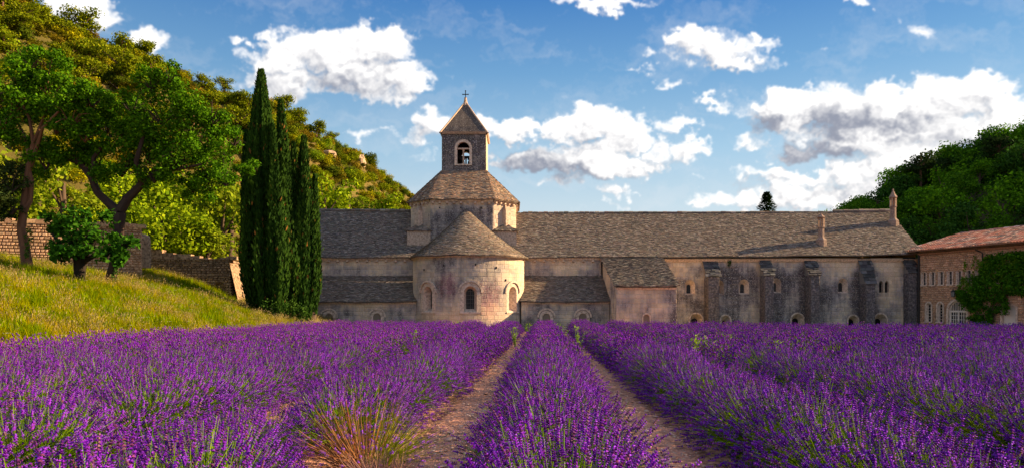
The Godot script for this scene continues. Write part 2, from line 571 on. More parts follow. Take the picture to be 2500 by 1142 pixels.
# an opening's stone reveal and its dark pane (or the gap, where one sees through)
func window(parent: Node, face: Callable, h: Dictionary, stone: Material, pane: Material, called := "window") -> Node3D:
	var mb := MB.new()
	var depth: float = h.get("depth", 0.4)
	var ri: float = h.get("ri", h.r)
	var o := outline(h.u, h.v0, h.r, h.vs, h.arch)
	var i := outline(h.get("ui", h.u), h.get("vi0", h.v0), ri, h.get("vis", h.vs), h.get("iarch", h.arch))
	var pale: Color = h.get("tone", Color(1, 1, 1))
	for k in o.size():
		var k2 := (k + 1) % o.size()
		mb.quad(face.call(o[k].x, o[k].y, 0.0), face.call(o[k2].x, o[k2].y, 0.0), face.call(i[k2].x, i[k2].y, -depth), face.call(i[k].x, i[k].y, -depth), pale)
	var fw: float = h.get("frame", 0.1)
	if fw > 0.0:                                     # the dressed surround, in single voussoirs and jamb stones
		var s := outline(h.u, h.v0 - fw * 0.4, h.r + fw, h.vs, h.arch)
		var lift: float = h.get("lift", 0.045)
		for k in o.size() - 1:
			var t := 1.0 - rng.randf() * 0.12
			var c := Color(pale.r * t, pale.g * t, pale.b * t)
			var a := [o[k], o[k + 1], s[k + 1], s[k]]
			mb.quad(face.call(a[1].x, a[1].y, lift), face.call(a[0].x, a[0].y, lift), face.call(a[3].x, a[3].y, lift), face.call(a[2].x, a[2].y, lift), c)
			mb.quad(face.call(a[3].x, a[3].y, 0), face.call(a[2].x, a[2].y, 0), face.call(a[2].x, a[2].y, lift), face.call(a[3].x, a[3].y, lift), c)
			mb.quad(face.call(a[0].x, a[0].y, lift), face.call(a[1].x, a[1].y, lift), face.call(a[1].x, a[1].y, 0), face.call(a[0].x, a[0].y, 0), c)
		# sill
		var q := MB.new()
		var c0: Vector3 = face.call(h.u - h.r - fw, h.v0 - 0.1, 0.0)
		var c1: Vector3 = face.call(h.u + h.r + fw, h.v0 - 0.1, 0.0)
		var f0: Vector3 = face.call(h.u - h.r - fw, h.v0 - 0.1, 0.09)
		var f1: Vector3 = face.call(h.u + h.r + fw, h.v0 - 0.1, 0.09)
		var up := Vector3(0, 0.1, 0)
		mb.quad(f0, f1, f1 + up, f0 + up, pale); mb.quad(f0 + up, f1 + up, c1 + up, c0 + up, pale)
		mb.quad(c0, f0, f0 + up, c0 + up, pale); mb.quad(f1, c1, c1 + up, f1 + up, pale); mb.quad(c0, c1, f1, f0, pale)
	var w := obj(called, mb.mesh(stone), parent)
	if pane:
		var pm := MB.new()
		var mid := Vector2(h.get("ui", h.u), h.get("vi0", h.v0))
		for k in i.size() - 1:
			pm.tri(face.call(mid.x, mid.y, -depth), face.call(i[k + 1].x, i[k + 1].y, -depth), face.call(i[k].x, i[k].y, -depth), Color(1, 1, 1))
		obj("pane", pm.mesh(pane), w)
	return w

# a moulding that follows a round arch
func hood(parent: Node, face: Callable, u: float, vs: float, r: float, wdt: float, lift: float, m: Material, called := "hood_mould") -> void:
	var mb := MB.new()
	var n := 14
	for k in n:
		var a := PI * k / n
		var b := PI * (k + 1) / n
		var c := Color(1, 1, 1) * (1.0 - 0.15 * rng.randf())
		c.a = 1.0
		var p := func(ang: float, rr: float, d: float) -> Vector3: return face.call(u - cos(ang) * rr, vs + sin(ang) * rr, d)
		mb.quad(p.call(b, r, lift), p.call(a, r, lift), p.call(a, r + wdt, lift), p.call(b, r + wdt, lift), c)
		mb.quad(p.call(a, r + wdt, 0.0), p.call(b, r + wdt, 0.0), p.call(b, r + wdt, lift), p.call(a, r + wdt, lift), c)
		mb.quad(p.call(a, r, lift), p.call(b, r, lift), p.call(b, r, 0.0), p.call(a, r, 0.0), c)
	obj(called, mb.mesh(m), parent)


# ---------------------------------------------------------------- roofs of stone slates
func slates(mb: MB, S: Callable, rows: int, tile: float, thick: float, pal: Array) -> void:
	for r in rows:
		var v0 := float(r) / rows
		var v1 := minf(1.0, (r + 1.35) / rows)
		var a: Vector3 = S.call(0.0, v0)
		var len := 0.0
		for k in 8:
			var b: Vector3 = S.call((k + 1) / 8.0, v0)
			len += a.distance_to(b)
			a = b
		if len < 0.05:
			continue
		var step := tile / len
		var u := -rng.randf() * step
		while u < 1.0:
			var w := step * rng.randf_range(0.6, 1.45)
			var over := step * rng.randf() * 0.5       # no two courses end in one line
			var ua := clampf(u, -over, 1.0)
			var ub := clampf(u + w, 0.0, 1.0 + over)
			u += w
			if ub - ua < step * 0.12:
				continue
			var dv := rng.randf_range(-0.12, 0.10) / rows
			var p0: Vector3 = S.call(ua, v0 + dv)
			var p1: Vector3 = S.call(ub, v0 + dv)
			var p2: Vector3 = S.call(ub, v1)
			var p3: Vector3 = S.call(ua, v1)
			var nn := (p1 - p0).cross(p3 - p0 if p3 != p0 else p2 - p0).normalized()
			var t := thick * rng.randf_range(0.6, 1.5)
			var g := (p1 - p0) * 0.02
			var col := jit(pal[rng.randi() % pal.size()], 0.2)
			var f0 := p0 + nn * t + g
			var f1 := p1 + nn * (t * rng.randf_range(0.9, 1.1)) - g
			mb.quad(f0, f1, p2 + nn * 0.008 - g, p3 + nn * 0.008 + g, col)
			mb.quad(p0 + g - nn * 0.02, p1 - g - nn * 0.02, f1, f0, col)

func sheet(a: Vector3, b: Vector3, c: Vector3, d: Vector3, sag := 0.0) -> Callable:    # eave left, eave right, ridge right, ridge left
	return func(u: float, v: float) -> Vector3:
		return a.lerp(b, u).lerp(d.lerp(c, u), v) + Vector3(0, -sag * sin(PI * u) + 0.03 * sin(u * PI * 7.0) * (1.0 - v), 0)

func roof(parent: Node, called: String, S: Callable, length: float, slope: float, pal: Array, m: Material, tile := 0.22, exposure := 0.105, thick := 0.045) -> void:
	var mb := MB.new()
	for k in 24:                                   # the boarding under the slates
		for j in 4:
			mb.quad(S.call(k / 24.0, j / 4.0) - Vector3(0, 0.06, 0), S.call((k + 1) / 24.0, j / 4.0) - Vector3(0, 0.06, 0), S.call((k + 1) / 24.0, (j + 1) / 4.0) - Vector3(0, 0.06, 0), S.call(k / 24.0, (j + 1) / 4.0) - Vector3(0, 0.06, 0), Color(0.20, 0.155, 0.12))
		mb.quad(S.call((k + 1) / 24.0, 0.0) - Vector3(0, 0.065, 0), S.call(k / 24.0, 0.0) - Vector3(0, 0.065, 0), S.call(k / 24.0, 0.12) - Vector3(0, 0.18, 0), S.call((k + 1) / 24.0, 0.12) - Vector3(0, 0.18, 0), Color(0.20, 0.155, 0.12))
	var r := obj(called, mb.mesh(m), parent)
	var t := MB.new()
	slates(t, S, int(slope / exposure), tile, thick, pal)
	obj("roof_slates", t.mesh(m), r, true)


# ---------------------------------------------------------------- plants
func leaves(mb: MB, blobs: Array, count: int, size: float, pal: Array, shell := 0.45, up := 0.35) -> void:
	var weights := []
	var total := 0.0
	for b in blobs:
		total += b[1].x * b[1].y + 0.01
		weights.append(total)
	for k in count:
		var pick := rng.randf() * total
		var n := 0
		while weights[n] < pick:
			n += 1
		var b: Array = blobs[n]
		var d := Vector3(rng.randfn(), rng.randfn(), rng.randfn()).normalized()
		var r := pow(rng.randf(), shell)
		var lump := 1.0 + 0.22 * sin(d.x * 7.0 + b[0].x * 3.0) * cos(d.y * 6.0 + b[0].y) + 0.12 * sin(d.z * 11.0 + b[0].z)
		var p: Vector3 = b[0] + d * b[1] * r * lump
		var nn := (d + Vector3(rng.randfn(), rng.randfn() + up, rng.randfn()) * 0.6).normalized()
		var along := nn.cross(Vector3(rng.randfn(), rng.randfn(), rng.randfn())).normalized()
		var s := size * rng.randf_range(0.6, 1.3)
		mb.leaf(p, along * s, nn.cross(along) * s * 0.34, nn, jit(mixc(pal[0], pal[1]), 0.25))

func bush_mesh(sd: int, lumps: int, count: int, size: float, pal: Array, tall := 0.8) -> ArrayMesh:
	rng.seed = sd
	var bl := []
	for k in lumps:
		var a := rng.randf() * TAU
		var r := sqrt(rng.randf()) * 0.62
		var q := rng.randf_range(0.28, 0.5)
		bl.append([Vector3(cos(a) * r, tall * rng.randf_range(0.3, 1.0) * (1.0 - 0.45 * r), sin(a) * r), Vector3(q, q * 0.85, q)])
	bl.append([Vector3(0, tall * 0.35, 0), Vector3(0.8, tall * 0.4, 0.8)])
	var mb := MB.new()
	leaves(mb, bl, count, size, pal, 0.30)
	return mb.mesh(mat("leaf", Color.WHITE, 0.75, 0.55))

func pine_parts(sd: int, pal: Array) -> Array:
	rng.seed = sd
	var tr := MB.new()
	var bend := rng.randf_range(-0.15, 0.15)
	tr.tube([Vector3(0, -0.3, 0), Vector3(bend * 0.5, 0.6, 0), Vector3(bend, 1.35, 0.05)], [0.07, 0.055, 0.03], 6, Color(0.16, 0.09, 0.055))
	var bl := []
	for k in 13:
		var a := rng.randf() * TAU
		var r := rng.randf_range(0.1, 0.75)
		var e := Vector3(bend + cos(a) * r, 1.15 + rng.randf_range(-0.55, 0.35) - r * 0.1, sin(a) * r)
		tr.tube([Vector3(bend * 0.7, 0.75, 0), e - Vector3(0, 0.08, 0)], [0.04, 0.015], 4, Color(0.14, 0.08, 0.05))
		bl.append([e, Vector3(0.42, 0.2, 0.42)])
	var mb := MB.new()
	leaves(mb, bl, 1700, 0.115, pal, 0.4, 0.8)
	return [tr.mesh(mat("bark", Color.WHITE, 0.95)), mb.mesh(mat("leaf"))]

func broad_parts(sd: int, pal: Array, count := 1100, size := 0.14) -> Array:
	rng.seed = sd
	var tr := MB.new()
	tr.tube([Vector3(0, -0.4, 0), Vector3(0.03, 0.6, 0), Vector3(0.0, 1.3, 0.05)], [0.1, 0.075, 0.04], 6, Color(0.10, 0.07, 0.05))
	var bl := []
	for k in 13:
		var a := rng.randf() * TAU
		var r := sqrt(rng.randf()) * 0.75
		var y := rng.randf_range(0.55, 1.75)
		r *= 1.0 - 0.35 * absf(y - 1.05)
		var q := rng.randf_range(0.28, 0.45)
		bl.append([Vector3(cos(a) * r, y, sin(a) * r), Vector3(q, q * 0.8, q)])
		if k < 5:
			tr.tube([Vector3(0.02, 0.7, 0.0), Vector3(cos(a) * r, y, sin(a) * r)], [0.035, 0.012], 4, Color(0.10, 0.07, 0.05))
	var mb := MB.new()
	leaves(mb, bl, count, size, pal, 0.32)
	return [tr.mesh(mat("bark")), mb.mesh(mat("leaf"))]

func cypress(tip: Vector3, base: Vector3, rad: float, sd: int, label: String, lean := 0.0) -> void:
	rng.seed = sd
	var t := thing("cypress_tree", label, "cypress", base, "column cypresses beside the abbey")
	var hgt := tip.y - base.y
	var top := Vector3(tip.x - base.x, hgt, tip.z - base.z)
	var tr := MB.new()
	tr.tube([Vector3(0, -0.4, 0), Vector3(0, 0.8, 0), top * 0.5, top * 0.93], [0.28, 0.2, 0.1, 0.02], 7, Color(0.09, 0.06, 0.045))
	obj("trunk", tr.mesh(mat("bark")), t)
	var mb := MB.new()
	var nz := FastNoiseLite.new()
	nz.seed = sd; nz.frequency = 0.35; nz.fractal_octaves = 3
	var core := []
	var count := int(hgt * rad * 1250.0)
	for k in count:
		var y := pow(rng.randf(), 0.82)
		# a flame: widest at two fifths, a foot that draws in, a long tip
		var prof: float = lerpf(0.40, 1.0, smoothstep(0.0, 0.28, y)) * (pow(maxf(1.0 - y, 0.0), 0.86) * 1.26 + 0.05)
		prof = clampf(prof, 0.03, 1.0)
		var a := rng.randf() * TAU
		var strand := nz.get_noise_3d(cos(a) * 3.2 * rad, y * hgt * 0.22, sin(a) * 3.2 * rad)
		var r := rad * prof * (0.90 + 0.75 * strand) * pow(rng.randf(), 0.16) * (1.0 + (0.22 if rng.randf() < 0.035 else 0.0))
		var p := Vector3(top.x * y + cos(a) * r, y * hgt * 0.985 + 0.02, top.z * y + sin(a) * r)
		var out := Vector3(cos(a), 0, sin(a))
		var dir := (Vector3(0, 1.0, 0) + out * rng.randf_range(0.05, 0.45) + Vector3(rng.randfn(), 0, rng.randfn()) * 0.12).normalized()
		var s := rng.randf_range(0.20, 0.44)
		var side := dir.cross(out + Vector3(rng.randfn(), rng.randfn(), rng.randfn()) * 0.5).normalized()
		var nn := side.cross(dir)
		if nn.dot(out) < 0.0:
			nn = -nn
		var tone := clampf(0.5 + strand * 0.9 + rng.randfn() * 0.2, 0.0, 1.0)
		var col := Color(0.008, 0.026, 0.006).lerp(Color(0.034, 0.078, 0.011), tone)
		if rng.randf() < 0.012:
			col = Color(0.22, 0.10, 0.03)
		mb.leaf(p, dir * s, side * s * 0.17, nn, col)
	obj("foliage", mb.mesh(mat("needle", Color.WHITE, 0.8, 0.25)), t)
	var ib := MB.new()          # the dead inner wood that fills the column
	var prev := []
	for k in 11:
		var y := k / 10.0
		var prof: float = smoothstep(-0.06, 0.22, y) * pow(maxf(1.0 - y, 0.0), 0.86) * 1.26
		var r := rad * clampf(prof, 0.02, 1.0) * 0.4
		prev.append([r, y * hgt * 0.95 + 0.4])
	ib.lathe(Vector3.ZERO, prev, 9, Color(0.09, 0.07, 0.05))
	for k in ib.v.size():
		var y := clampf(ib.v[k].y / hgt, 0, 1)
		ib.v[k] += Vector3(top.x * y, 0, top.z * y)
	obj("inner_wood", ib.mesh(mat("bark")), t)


func _ready() -> void:
	rng.seed = 4
	fbm.seed = 2; fbm.frequency = 0.01; fbm.fractal_octaves = 4
	# ------------------------------------------------------------ camera, sky, sun, exposure
	var cam := Camera3D.new()
	cam.name = "camera"
	cam.projection = Camera3D.PROJECTION_FRUSTUM
	cam.near = 0.1
	cam.far = 4000.0
	cam.keep_aspect = Camera3D.KEEP_HEIGHT
	cam.size = 2.0 * (571.0 / LENS) * cam.near
	cam.frustum_offset = Vector2(0.0, (736.0 - 571.0) / LENS * cam.near)
	cam.position = Vector3(0, EYE, 0)
	add_child(cam)
	cam.current = true

	var env := Environment.new()
	env.background_mode = Environment.BG_SKY
	var sky := Sky.new()
	var sm := PanoramaSkyMaterial.new()
	sm.panorama = ImageTexture.create_from_image(make_sky())
	sky.sky_material = sm
	env.sky = sky
	env.tonemap_mode = Environment.TONE_MAPPER_LINEAR
	env.tonemap_exposure = EXPO
	env.sdfgi_enabled = true; env.ssao_enabled = true; env.ssil_enabled = true
	var we := WorldEnvironment.new()
	we.name = "world_environment"
	we.environment = env
	add_child(we)

	var sun := DirectionalLight3D.new()
	sun.name = "sun"
	sun.light_color = Color(1.0, 0.86, 0.66)
	sun.light_energy = 1.6
	sun.light_angular_distance = 0.5
	sun.shadow_enabled = true
	add_child(sun)
	sun.look_at_from_position(Vector3.ZERO, Vector3(-0.90, -0.40, 0.12))

	var t0 := Time.get_ticks_msec()
	setting()
	print("setting ", Time.get_ticks_msec() - t0); t0 = Time.get_ticks_msec()
	church()
	dormitory()
	wing()
	print("buildings ", Time.get_ticks_msec() - t0); t0 = Time.get_ticks_msec()
	garden_walls()
	left_trees()
	hills()
	print("plants ", Time.get_ticks_msec() - t0); t0 = Time.get_ticks_msec()
	lavender()
	grass()
	weeds()
	print("field ", Time.get_ticks_msec() - t0)


# ---------------------------------------------------------------- the setting
func spread(parts: Array) -> Array:
	var r := []
	for p in parts:
		var x: float = p[0]
		while x < p[1] - 1e-6:
			r.append(x); x += p[2]
	r.append(parts[-1][1])
	return r

func setting() -> void:
	var xs := spread([[-800.0, -100.0, 70.0], [-100.0, -40.0, 4.0], [-40.0, -12.0, 0.6], [-12.0, 12.0, 0.4], [12.0, 48.0, 1.0], [48.0, 120.0, 6.0], [120.0, 800.0, 68.0]])
	var zs := spread([[-1000.0, -100.0, 90.0], [-100.0, -62.0, 2.0], [-62.0, -14.0, 0.8], [-14.0, 2.0, 0.4], [2.0, 50.0, 8.0], [50.0, 400.0, 70.0]])
	var mb := MB.new()
	for j in zs.size():
		for i in xs.size():
			var p := Vector3(xs[i], ground_h(xs[i], zs[j]), zs[j])
			mb.v.append(p)
			var e := 0.3
			mb.n.append(Vector3(ground_h(p.x - e, p.z) - ground_h(p.x + e, p.z), 2 * e, ground_h(p.x, p.z - e) - ground_h(p.x, p.z + e)).normalized())
			var t: float = edge_x(p.z) - p.x
			var nz := fbm.get_noise_2d(p.x * 30.0, p.z * 30.0)
			var soil := Color(0.68, 0.34, 0.23).lerp(Color(0.54, 0.28, 0.195), clampf(0.5 + nz, 0, 1))
			var turf := Color(0.30, 0.25, 0.006).lerp(Color(0.16, 0.18, 0.004), clampf(0.5 + nz * 1.4, 0, 1))
			mb.c.append(soil.lerp(turf, maxf(smoothstep(-0.3, 0.7, t), smoothstep(-52.0, -54.0, p.z))))
	var w := xs.size()
	for j in zs.size() - 1:
		for i in w - 1:
			var k := j * w + i
			mb.i.append_array([k, k + 1, k + w + 1, k, k + w + 1, k + w])
	var m := mat("earth", Color.WHITE, 0.95)
	tri_tex(m, ramp_texture(4, 512, 0.02, [Color(0.62, 0.6, 0.58), Color(0.86, 0.85, 0.84), Color(1, 1, 1)]), Vector3(0.45, 0.45, 0.45))
	m.heightmap_enabled = true
	m.heightmap_scale = 4.0
	m.heightmap_texture = ramp_texture(9, 512, 0.03, [Color.BLACK, Color.WHITE])
	var far := mat("earth_far", Color.WHITE, 0.95)
	struct("ground", mb.mesh(m))
	# stones and dry stalks on the two open paths
	rng.seed = 31
	var pb := MB.new()
	pb.lathe(Vector3(0, -0.3, 0), [[0.02, 0.0], [0.8, 0.15], [1.0, 0.4], [0.7, 0.75], [0.02, 0.9]], 6, Color(1, 1, 1))
	var pl := []
	var ti := []
	for k in 9000:
		var d := 2.5 + 40.0 * pow(rng.randf(), 2.0)
		var side := -1.0 if rng.randf() < 0.5 else 1.0
		var x := row_x(0, d) + side * (1.225 + rng.randfn() * 0.30)
		var s := rng.randf_range(0.006, 0.022) * (2.2 if rng.randf() < 0.05 else 1.0)
		pl.append(Transform3D(Basis.from_euler(Vector3(rng.randf() * 0.6, rng.randf() * TAU, 0)).scaled(Vector3(s, s * 0.7, s * 1.3)), Vector3(x, ground_h(x, -d) + s * 0.2, -d)))
		ti.append(jit(mixc(Color(0.42, 0.24, 0.17), Color(0.62, 0.44, 0.34)), 0.2))
	scatter("path_pebbles", pb.mesh(mat("pebble", Color.WHITE, 0.9)), pl, null, ti)
	var sb := MB.new()
	sb.tube([Vector3(-0.5, 0, 0), Vector3(0, 0.05, 0.06), Vector3(0.5, 0.0, 0)], [0.012, 0.018, 0.008], 3, Color(1, 1, 1))
	pl = []
	ti = []
	for k in 4500:
		var d := 2.5 + 36.0 * pow(rng.randf(), 1.7)
		var side := -1.0 if rng.randf() < 0.5 else 1.0
		var x := row_x(0, d) + side * (1.225 + (0.34 + rng.randf() * 0.22) * (1.0 if rng.randf() < 0.5 else -1.0))
		pl.append(Transform3D(Basis.from_euler(Vector3(0, rng.randf() * TAU, rng.randf_range(-0.3, 0.3))).scaled(Vector3.ONE * rng.randf_range(0.08, 0.24)), Vector3(x, ground_h(x, -d) + 0.012, -d)))
		ti.append(jit(mixc(Color(0.30, 0.20, 0.10), Color(0.14, 0.07, 0.06)), 0.3))
	scatter("fallen_stalks", sb.mesh(mat("pebble")), pl, null, ti)


# ---------------------------------------------------------------- the church
const SLATE := [Color(0.19, 0.15, 0.12), Color(0.23, 0.185, 0.152), Color(0.145, 0.118, 0.105), Color(0.28, 0.235, 0.20), Color(0.165, 0.148, 0.122), Color(0.20, 0.148, 0.118), Color(0.125, 0.108, 0.10)]
const WARM_SLATE := [Color(0.34, 0.22, 0.15), Color(0.28, 0.19, 0.14), Color(0.40, 0.29, 0.21), Color(0.20, 0.15, 0.12), Color(0.30, 0.18, 0.12)]

func stone() -> StandardMaterial3D:
	if not mats.has("limestone"):
		var m := mat("limestone", Color.WHITE, 0.92)
		tri_tex(m, stone_texture(), Vector3(1.0 / 64.0, 1.0 / 22.0, 1.0 / 64.0), Vector3(20.0 / 64.0, -21.0 / 22.0, 0.0))
		m.heightmap_enabled = true
		m.heightmap_scale = 1.5
		m.heightmap_texture = ramp_texture(19, 256, 0.04, [Color.BLACK, Color.WHITE])
	return mats["limestone"]

func dressed() -> StandardMaterial3D:
	if not mats.has("dressed_stone"):
		var m := mat("dressed_stone", Color(0.80, 0.65, 0.53), 0.9)
		tri_tex(m, ramp_texture(14, 256, 0.03, [Color(0.6, 0.58, 0.58), Color(0.9, 0.88, 0.87), Color(1, 1, 1)]), Vector3(0.5, 0.5, 0.5))
	return mats["dressed_stone"]

func box_part(parent: Node, called: String, lo: Vector3, hi: Vector3, m: Material, col := Color(1, 1, 1)) -> MeshInstance3D:
	var mb := MB.new()
	mb.bx(lo, hi, col)
	return obj(called, mb.mesh(m), parent)

func corbels(parent: Node, face: Callable, u0: float, u1: float, v: float, step: float, m: Material) -> void:
	var u := u0
	while u < u1:
		var mb := MB.new()
		var q := []
		for d in [0.0, 0.24]:
			for vv in [v - 0.22 + d * 0.35, v]:
				for uu in [u, u + 0.17]:
					q.append(face.call(uu, vv, d))
		var col := jit(Color(0.9, 0.87, 0.84), 0.1)
		mb.quad(q[4], q[5], q[7], q[6], col); mb.quad(q[0], q[4], q[6], q[2], col); mb.quad(q[5], q[1], q[3], q[7], col); mb.quad(q[0], q[1], q[5], q[4], col)
		obj("corbel", mb.mesh(m), parent)
		u += step * rng.randf_range(0.94, 1.06)

func moulding(parent: Node, face: Callable, U: float, v: float, h: float, out: float, m: Material, called := "cornice", col := Color(1, 0.98, 0.95)) -> void:
	var mb := MB.new()
	var n := maxi(1, int(U / 0.6))
	for k in n:
		var a := U * k / n
		var b := U * (k + 1) / n
		mb.quad(face.call(a, v, out * 0.6), face.call(b, v, out * 0.6), face.call(b, v + h, out), face.call(a, v + h, out), jit(col, 0.08))
		mb.quad(face.call(a, v, 0.0), face.call(b, v, 0.0), face.call(b, v, out * 0.6), face.call(a, v, out * 0.6), col)
		mb.quad(face.call(a, v + h, out), face.call(b, v + h, out), face.call(b, v + h, 0.0), face.call(a, v + h, 0.0), col)
	obj(called, mb.mesh(m), parent)

func ridge(parent: Node, a: Vector3, b: Vector3, m: Material, r := 0.14, pal: Array = SLATE) -> void:
	var mb := MB.new()
	var n := int(a.distance_to(b) / 0.45)
	for k in n:
		var p := a.lerp(b, (k + 0.04) / n)
		var q := a.lerp(b, (k + 0.98) / n)
		var s := r * rng.randf_range(0.85, 1.15)
		mb.tube([p, p.lerp(q, 0.01), q.lerp(p, 0.01), q], [s * 0.5, s, s * 0.95, s * 0.5], 7, jit(pal[rng.randi() % pal.size()], 0.25))
	obj("ridge_stones", mb.mesh(m), parent, true)

func church() -> void:
	rng.seed = 71
	var st := stone()
	var dr := dressed()
	var rm := mat("slate", Color.WHITE, 0.9)
	var glass := mat("dark_glass", Color(0.012, 0.013, 0.016), 0.2)
	var iron := mat("iron", Color(0.03, 0.028, 0.028), 0.6)
	var c := thing("abbey_church", "old limestone abbey church with round apse, octagonal lantern and square bell tower", "church")
	# the body behind the fronts, so that no light passes through
	var inner := mat("rubble_core", Color(0.22, 0.17, 0.13), 0.95)
	var body := MB.new()
	body.bx(Vector3(-19.3, -1.0, -69.6), Vector3(7.6, 5.2, -60.6), Color(1, 1, 1))
	obj("core", body.mesh(inner), c)
	# transept, left and right of the crossing
	var fl := flat(Vector3(-19.5, -0.8, -60), Vector3(1, 0, 0), Vector3(0, 0, 1))
	var wl := wall(c, "transept_wall", fl, 27.2, 6.15, [], st, 0.34, 0.62, 70)
	moulding(wl, fl, 27.2, 5.98, 0.2, 0.2, dr)
	corbels(wl, fl, 0.3, 11.2, 5.98, 0.82, dr)
	corbels(wl, fl, 20.5, 27.0, 5.98, 0.84, dr)
	roof(c, "transept_roof", sheet(Vector3(-19.8, 5.42, -59.65), Vector3(7.72, 5.42, -59.65), Vector3(7.72, 9.86, -65), Vector3(-19.8, 10.12, -65), 0.05), 27.0, 6.9, SLATE, rm)
	roof(c, "transept_roof", sheet(Vector3(7.72, 5.42, -70.3), Vector3(-19.8, 5.42, -70.3), Vector3(-19.8, 10.12, -65), Vector3(7.72, 9.86, -65)), 27.0, 6.9, SLATE, rm, 0.9, 0.5)
	ridge(c, Vector3(-19.8, 10.14, -65), Vector3(-8.6, 10.06, -65), rm)
	# low side chapels under lean-to roofs
	for s in [[-17.6, -7.3, [2.85, 6.72], 0], [0.75, 7.85, [2.02, 4.95], 1]]:
		var U: float = s[1] - s[0]
		var fc := flat(Vector3(s[0], -0.8, -56), Vector3(1, 0, 0), Vector3(0, 0, 1))
		var holes := []
		for u in s[2]:
			holes.append({"u": u, "v0": 0.1, "r": 0.33, "vs": 1.15, "arch": 1, "depth": 0.35, "ri": 0.13, "ui": u - 0.06, "vi0": 0.4, "vis": 1.05, "frame": 0.22})
		var cw := wall(c, "chapel_wall", fc, U, 2.4, holes, st, 0.34, 0.62, 30)
		for h in holes:
			window(cw, fc, h, dr, glass)
			hood(cw, fc, h.u, h.vs, 0.6, 0.14, 0.11, dr)
		moulding(cw, fc, U, 2.22, 0.16, 0.14, dr)
		var cs := MB.new()
		cs.bx(Vector3(s[0] + 0.05, -1, -60), Vector3(s[1] - 0.05, 1.4, -56.05), Color(1, 1, 1))
		obj("chapel_core", cs.mesh(inner), c)
		roof(c, "chapel_roof", sheet(Vector3(s[0], 1.62, -55.7), Vector3(s[1], 1.62, -55.7), Vector3(s[1], 3.9, -60.1), Vector3(s[0], 3.9, -60.1), 0.04), U, 5.0, SLATE, rm)
	# the apse
	var ac := Vector3(-3.6, -0.8, -58.0)
	var R := 4.6
	var fa := func(u: float, v: float, d: float) -> Vector3:
		var a := u / R - PI * 0.56
		return ac + Vector3(sin(a) * (R + d), v, cos(a) * (R + d))
	var UA := R * PI * 1.12
	var ah := []
	for deg in [-41.0, 5.0, 53.0]:
		ah.append({"u": (deg_to_rad(deg) + PI * 0.56) * R, "v0": 1.6, "r": 0.50, "vs": 3.1, "arch": 1, "depth": 0.62, "ri": 0.36, "vi0": 1.85, "vis": 3.06, "frame": 0.3, "lift": 0.02})
	var aw := wall(c, "apse_wall", fa, UA, 6.1, ah, st, 0.33, 0.60, 195, 0.010, 0.14)
	for h in ah:
		var wn := window(aw, fa, h, dr, glass)
		hood(aw, fa, h.u, h.vs, 0.82, 0.14, 0.13, dr)
		var bars := MB.new()
		for k in 5:
			bars.tube([fa.call(h.u - 0.36, 2.0 + k * 0.3, -0.58), fa.call(h.u + 0.36, 2.0 + k * 0.3, -0.58)], [0.012, 0.012], 4, Color(1, 1, 1))
		for k in 3:
			bars.tube([fa.call(h.u - 0.2 + k * 0.2, 1.85, -0.58), fa.call(h.u - 0.2 + k * 0.2, 3.4, -0.58)], [0.012, 0.012], 4, Color(1, 1, 1))
		obj("window_bars", bars.mesh(mat("bar_iron", Color(0.16, 0.15, 0.14), 0.6)), wn)
	moulding(aw, fa, UA, 5.82, 0.26, 0.2, dr)
	for q in [[6.4, 5.2], [8.9, 5.25], [4.4, 4.9], [10.6, 5.05], [11.5, 4.1]]:      # putlog holes
		var ph := MB.new()
		ph.box(Transform3D(Basis(), fa.call(q[0], q[1], 0.03)), Vector3(0.09, 0.16, 0.09), Color(1, 1, 1))
		obj("putlog_hole", ph.mesh(iron), aw)
	var apex := Vector3(-4.0, 9.72, -60.9)
	var cone := func(u: float, v: float) -> Vector3:
		var a := lerpf(-PI * 0.56, PI * 0.56, u)
		var e := Vector3(ac.x + sin(a) * 4.95, 5.16 + 0.03 * sin(u * 31.0), ac.z + cos(a) * 4.95)
		return e.lerp(apex, v) - Vector3(0, 0.25 * sin(PI * v), 0)
	roof(c, "apse_roof", cone, 15.0, 6.6, SLATE + [Color(0.26, 0.20, 0.155), Color(0.22, 0.16, 0.12)], rm, 0.22)
	# the octagonal lantern over the crossing
	var ax := -4.4
	var oct := [Vector3(ax - 2.75, 0, -61), Vector3(ax + 2.75, 0, -61), Vector3(ax + 4.75, 0, -63.0), Vector3(ax + 4.75, 0, -68.5), Vector3(ax + 2.75, 0, -70.5), Vector3(ax - 2.75, 0, -70.5), Vector3(ax - 4.75, 0, -68.5), Vector3(ax - 4.75, 0, -63.0)]
	var tq := [Vector3(ax - 2.03, 13.6, -63.77), Vector3(ax + 2.03, 13.6, -63.77), Vector3(ax + 2.03, 13.6, -63.77), Vector3(ax + 2.03, 13.6, -67.83), Vector3(ax + 2.03, 13.6, -67.83), Vector3(ax - 2.03, 13.6, -67.83), Vector3(ax - 2.03, 13.6, -67.83), Vector3(ax - 2.03, 13.6, -63.77)]
	for k in 8:
		var a: Vector3 = oct[k] + Vector3(0, 5.6, 0)
		var b: Vector3 = oct[(k + 1) % 8] + Vector3(0, 5.6, 0)
		var dir := (b - a).normalized()
		var nrm := Vector3(-dir.z, 0, dir.x)
		var f := flat(a, dir, nrm)
		var L := a.distance_to(b)
		var lw := wall(c, "lantern_wall", f, L, 5.0, [], st, 0.34, 0.6, 40 if k == 0 else (12 if k == 1 else 0))
		if k in [0, 1, 2, 7]:
			corbels(lw, f, 0.12, L - 0.1, 4.72, 0.62 if k == 0 else 0.55, dr)
		moulding(lw, f, L, 4.72, 0.2, 0.22, dr)
		var ev := 0.42
		var ctr := Vector3(ax, 10.52, -65.77)
		var ea := a; ea.y = 10.52; ea = ctr + (ea - ctr) * 1.075
		var eb := b; eb.y = 10.52; eb = ctr + (eb - ctr) * 1.075
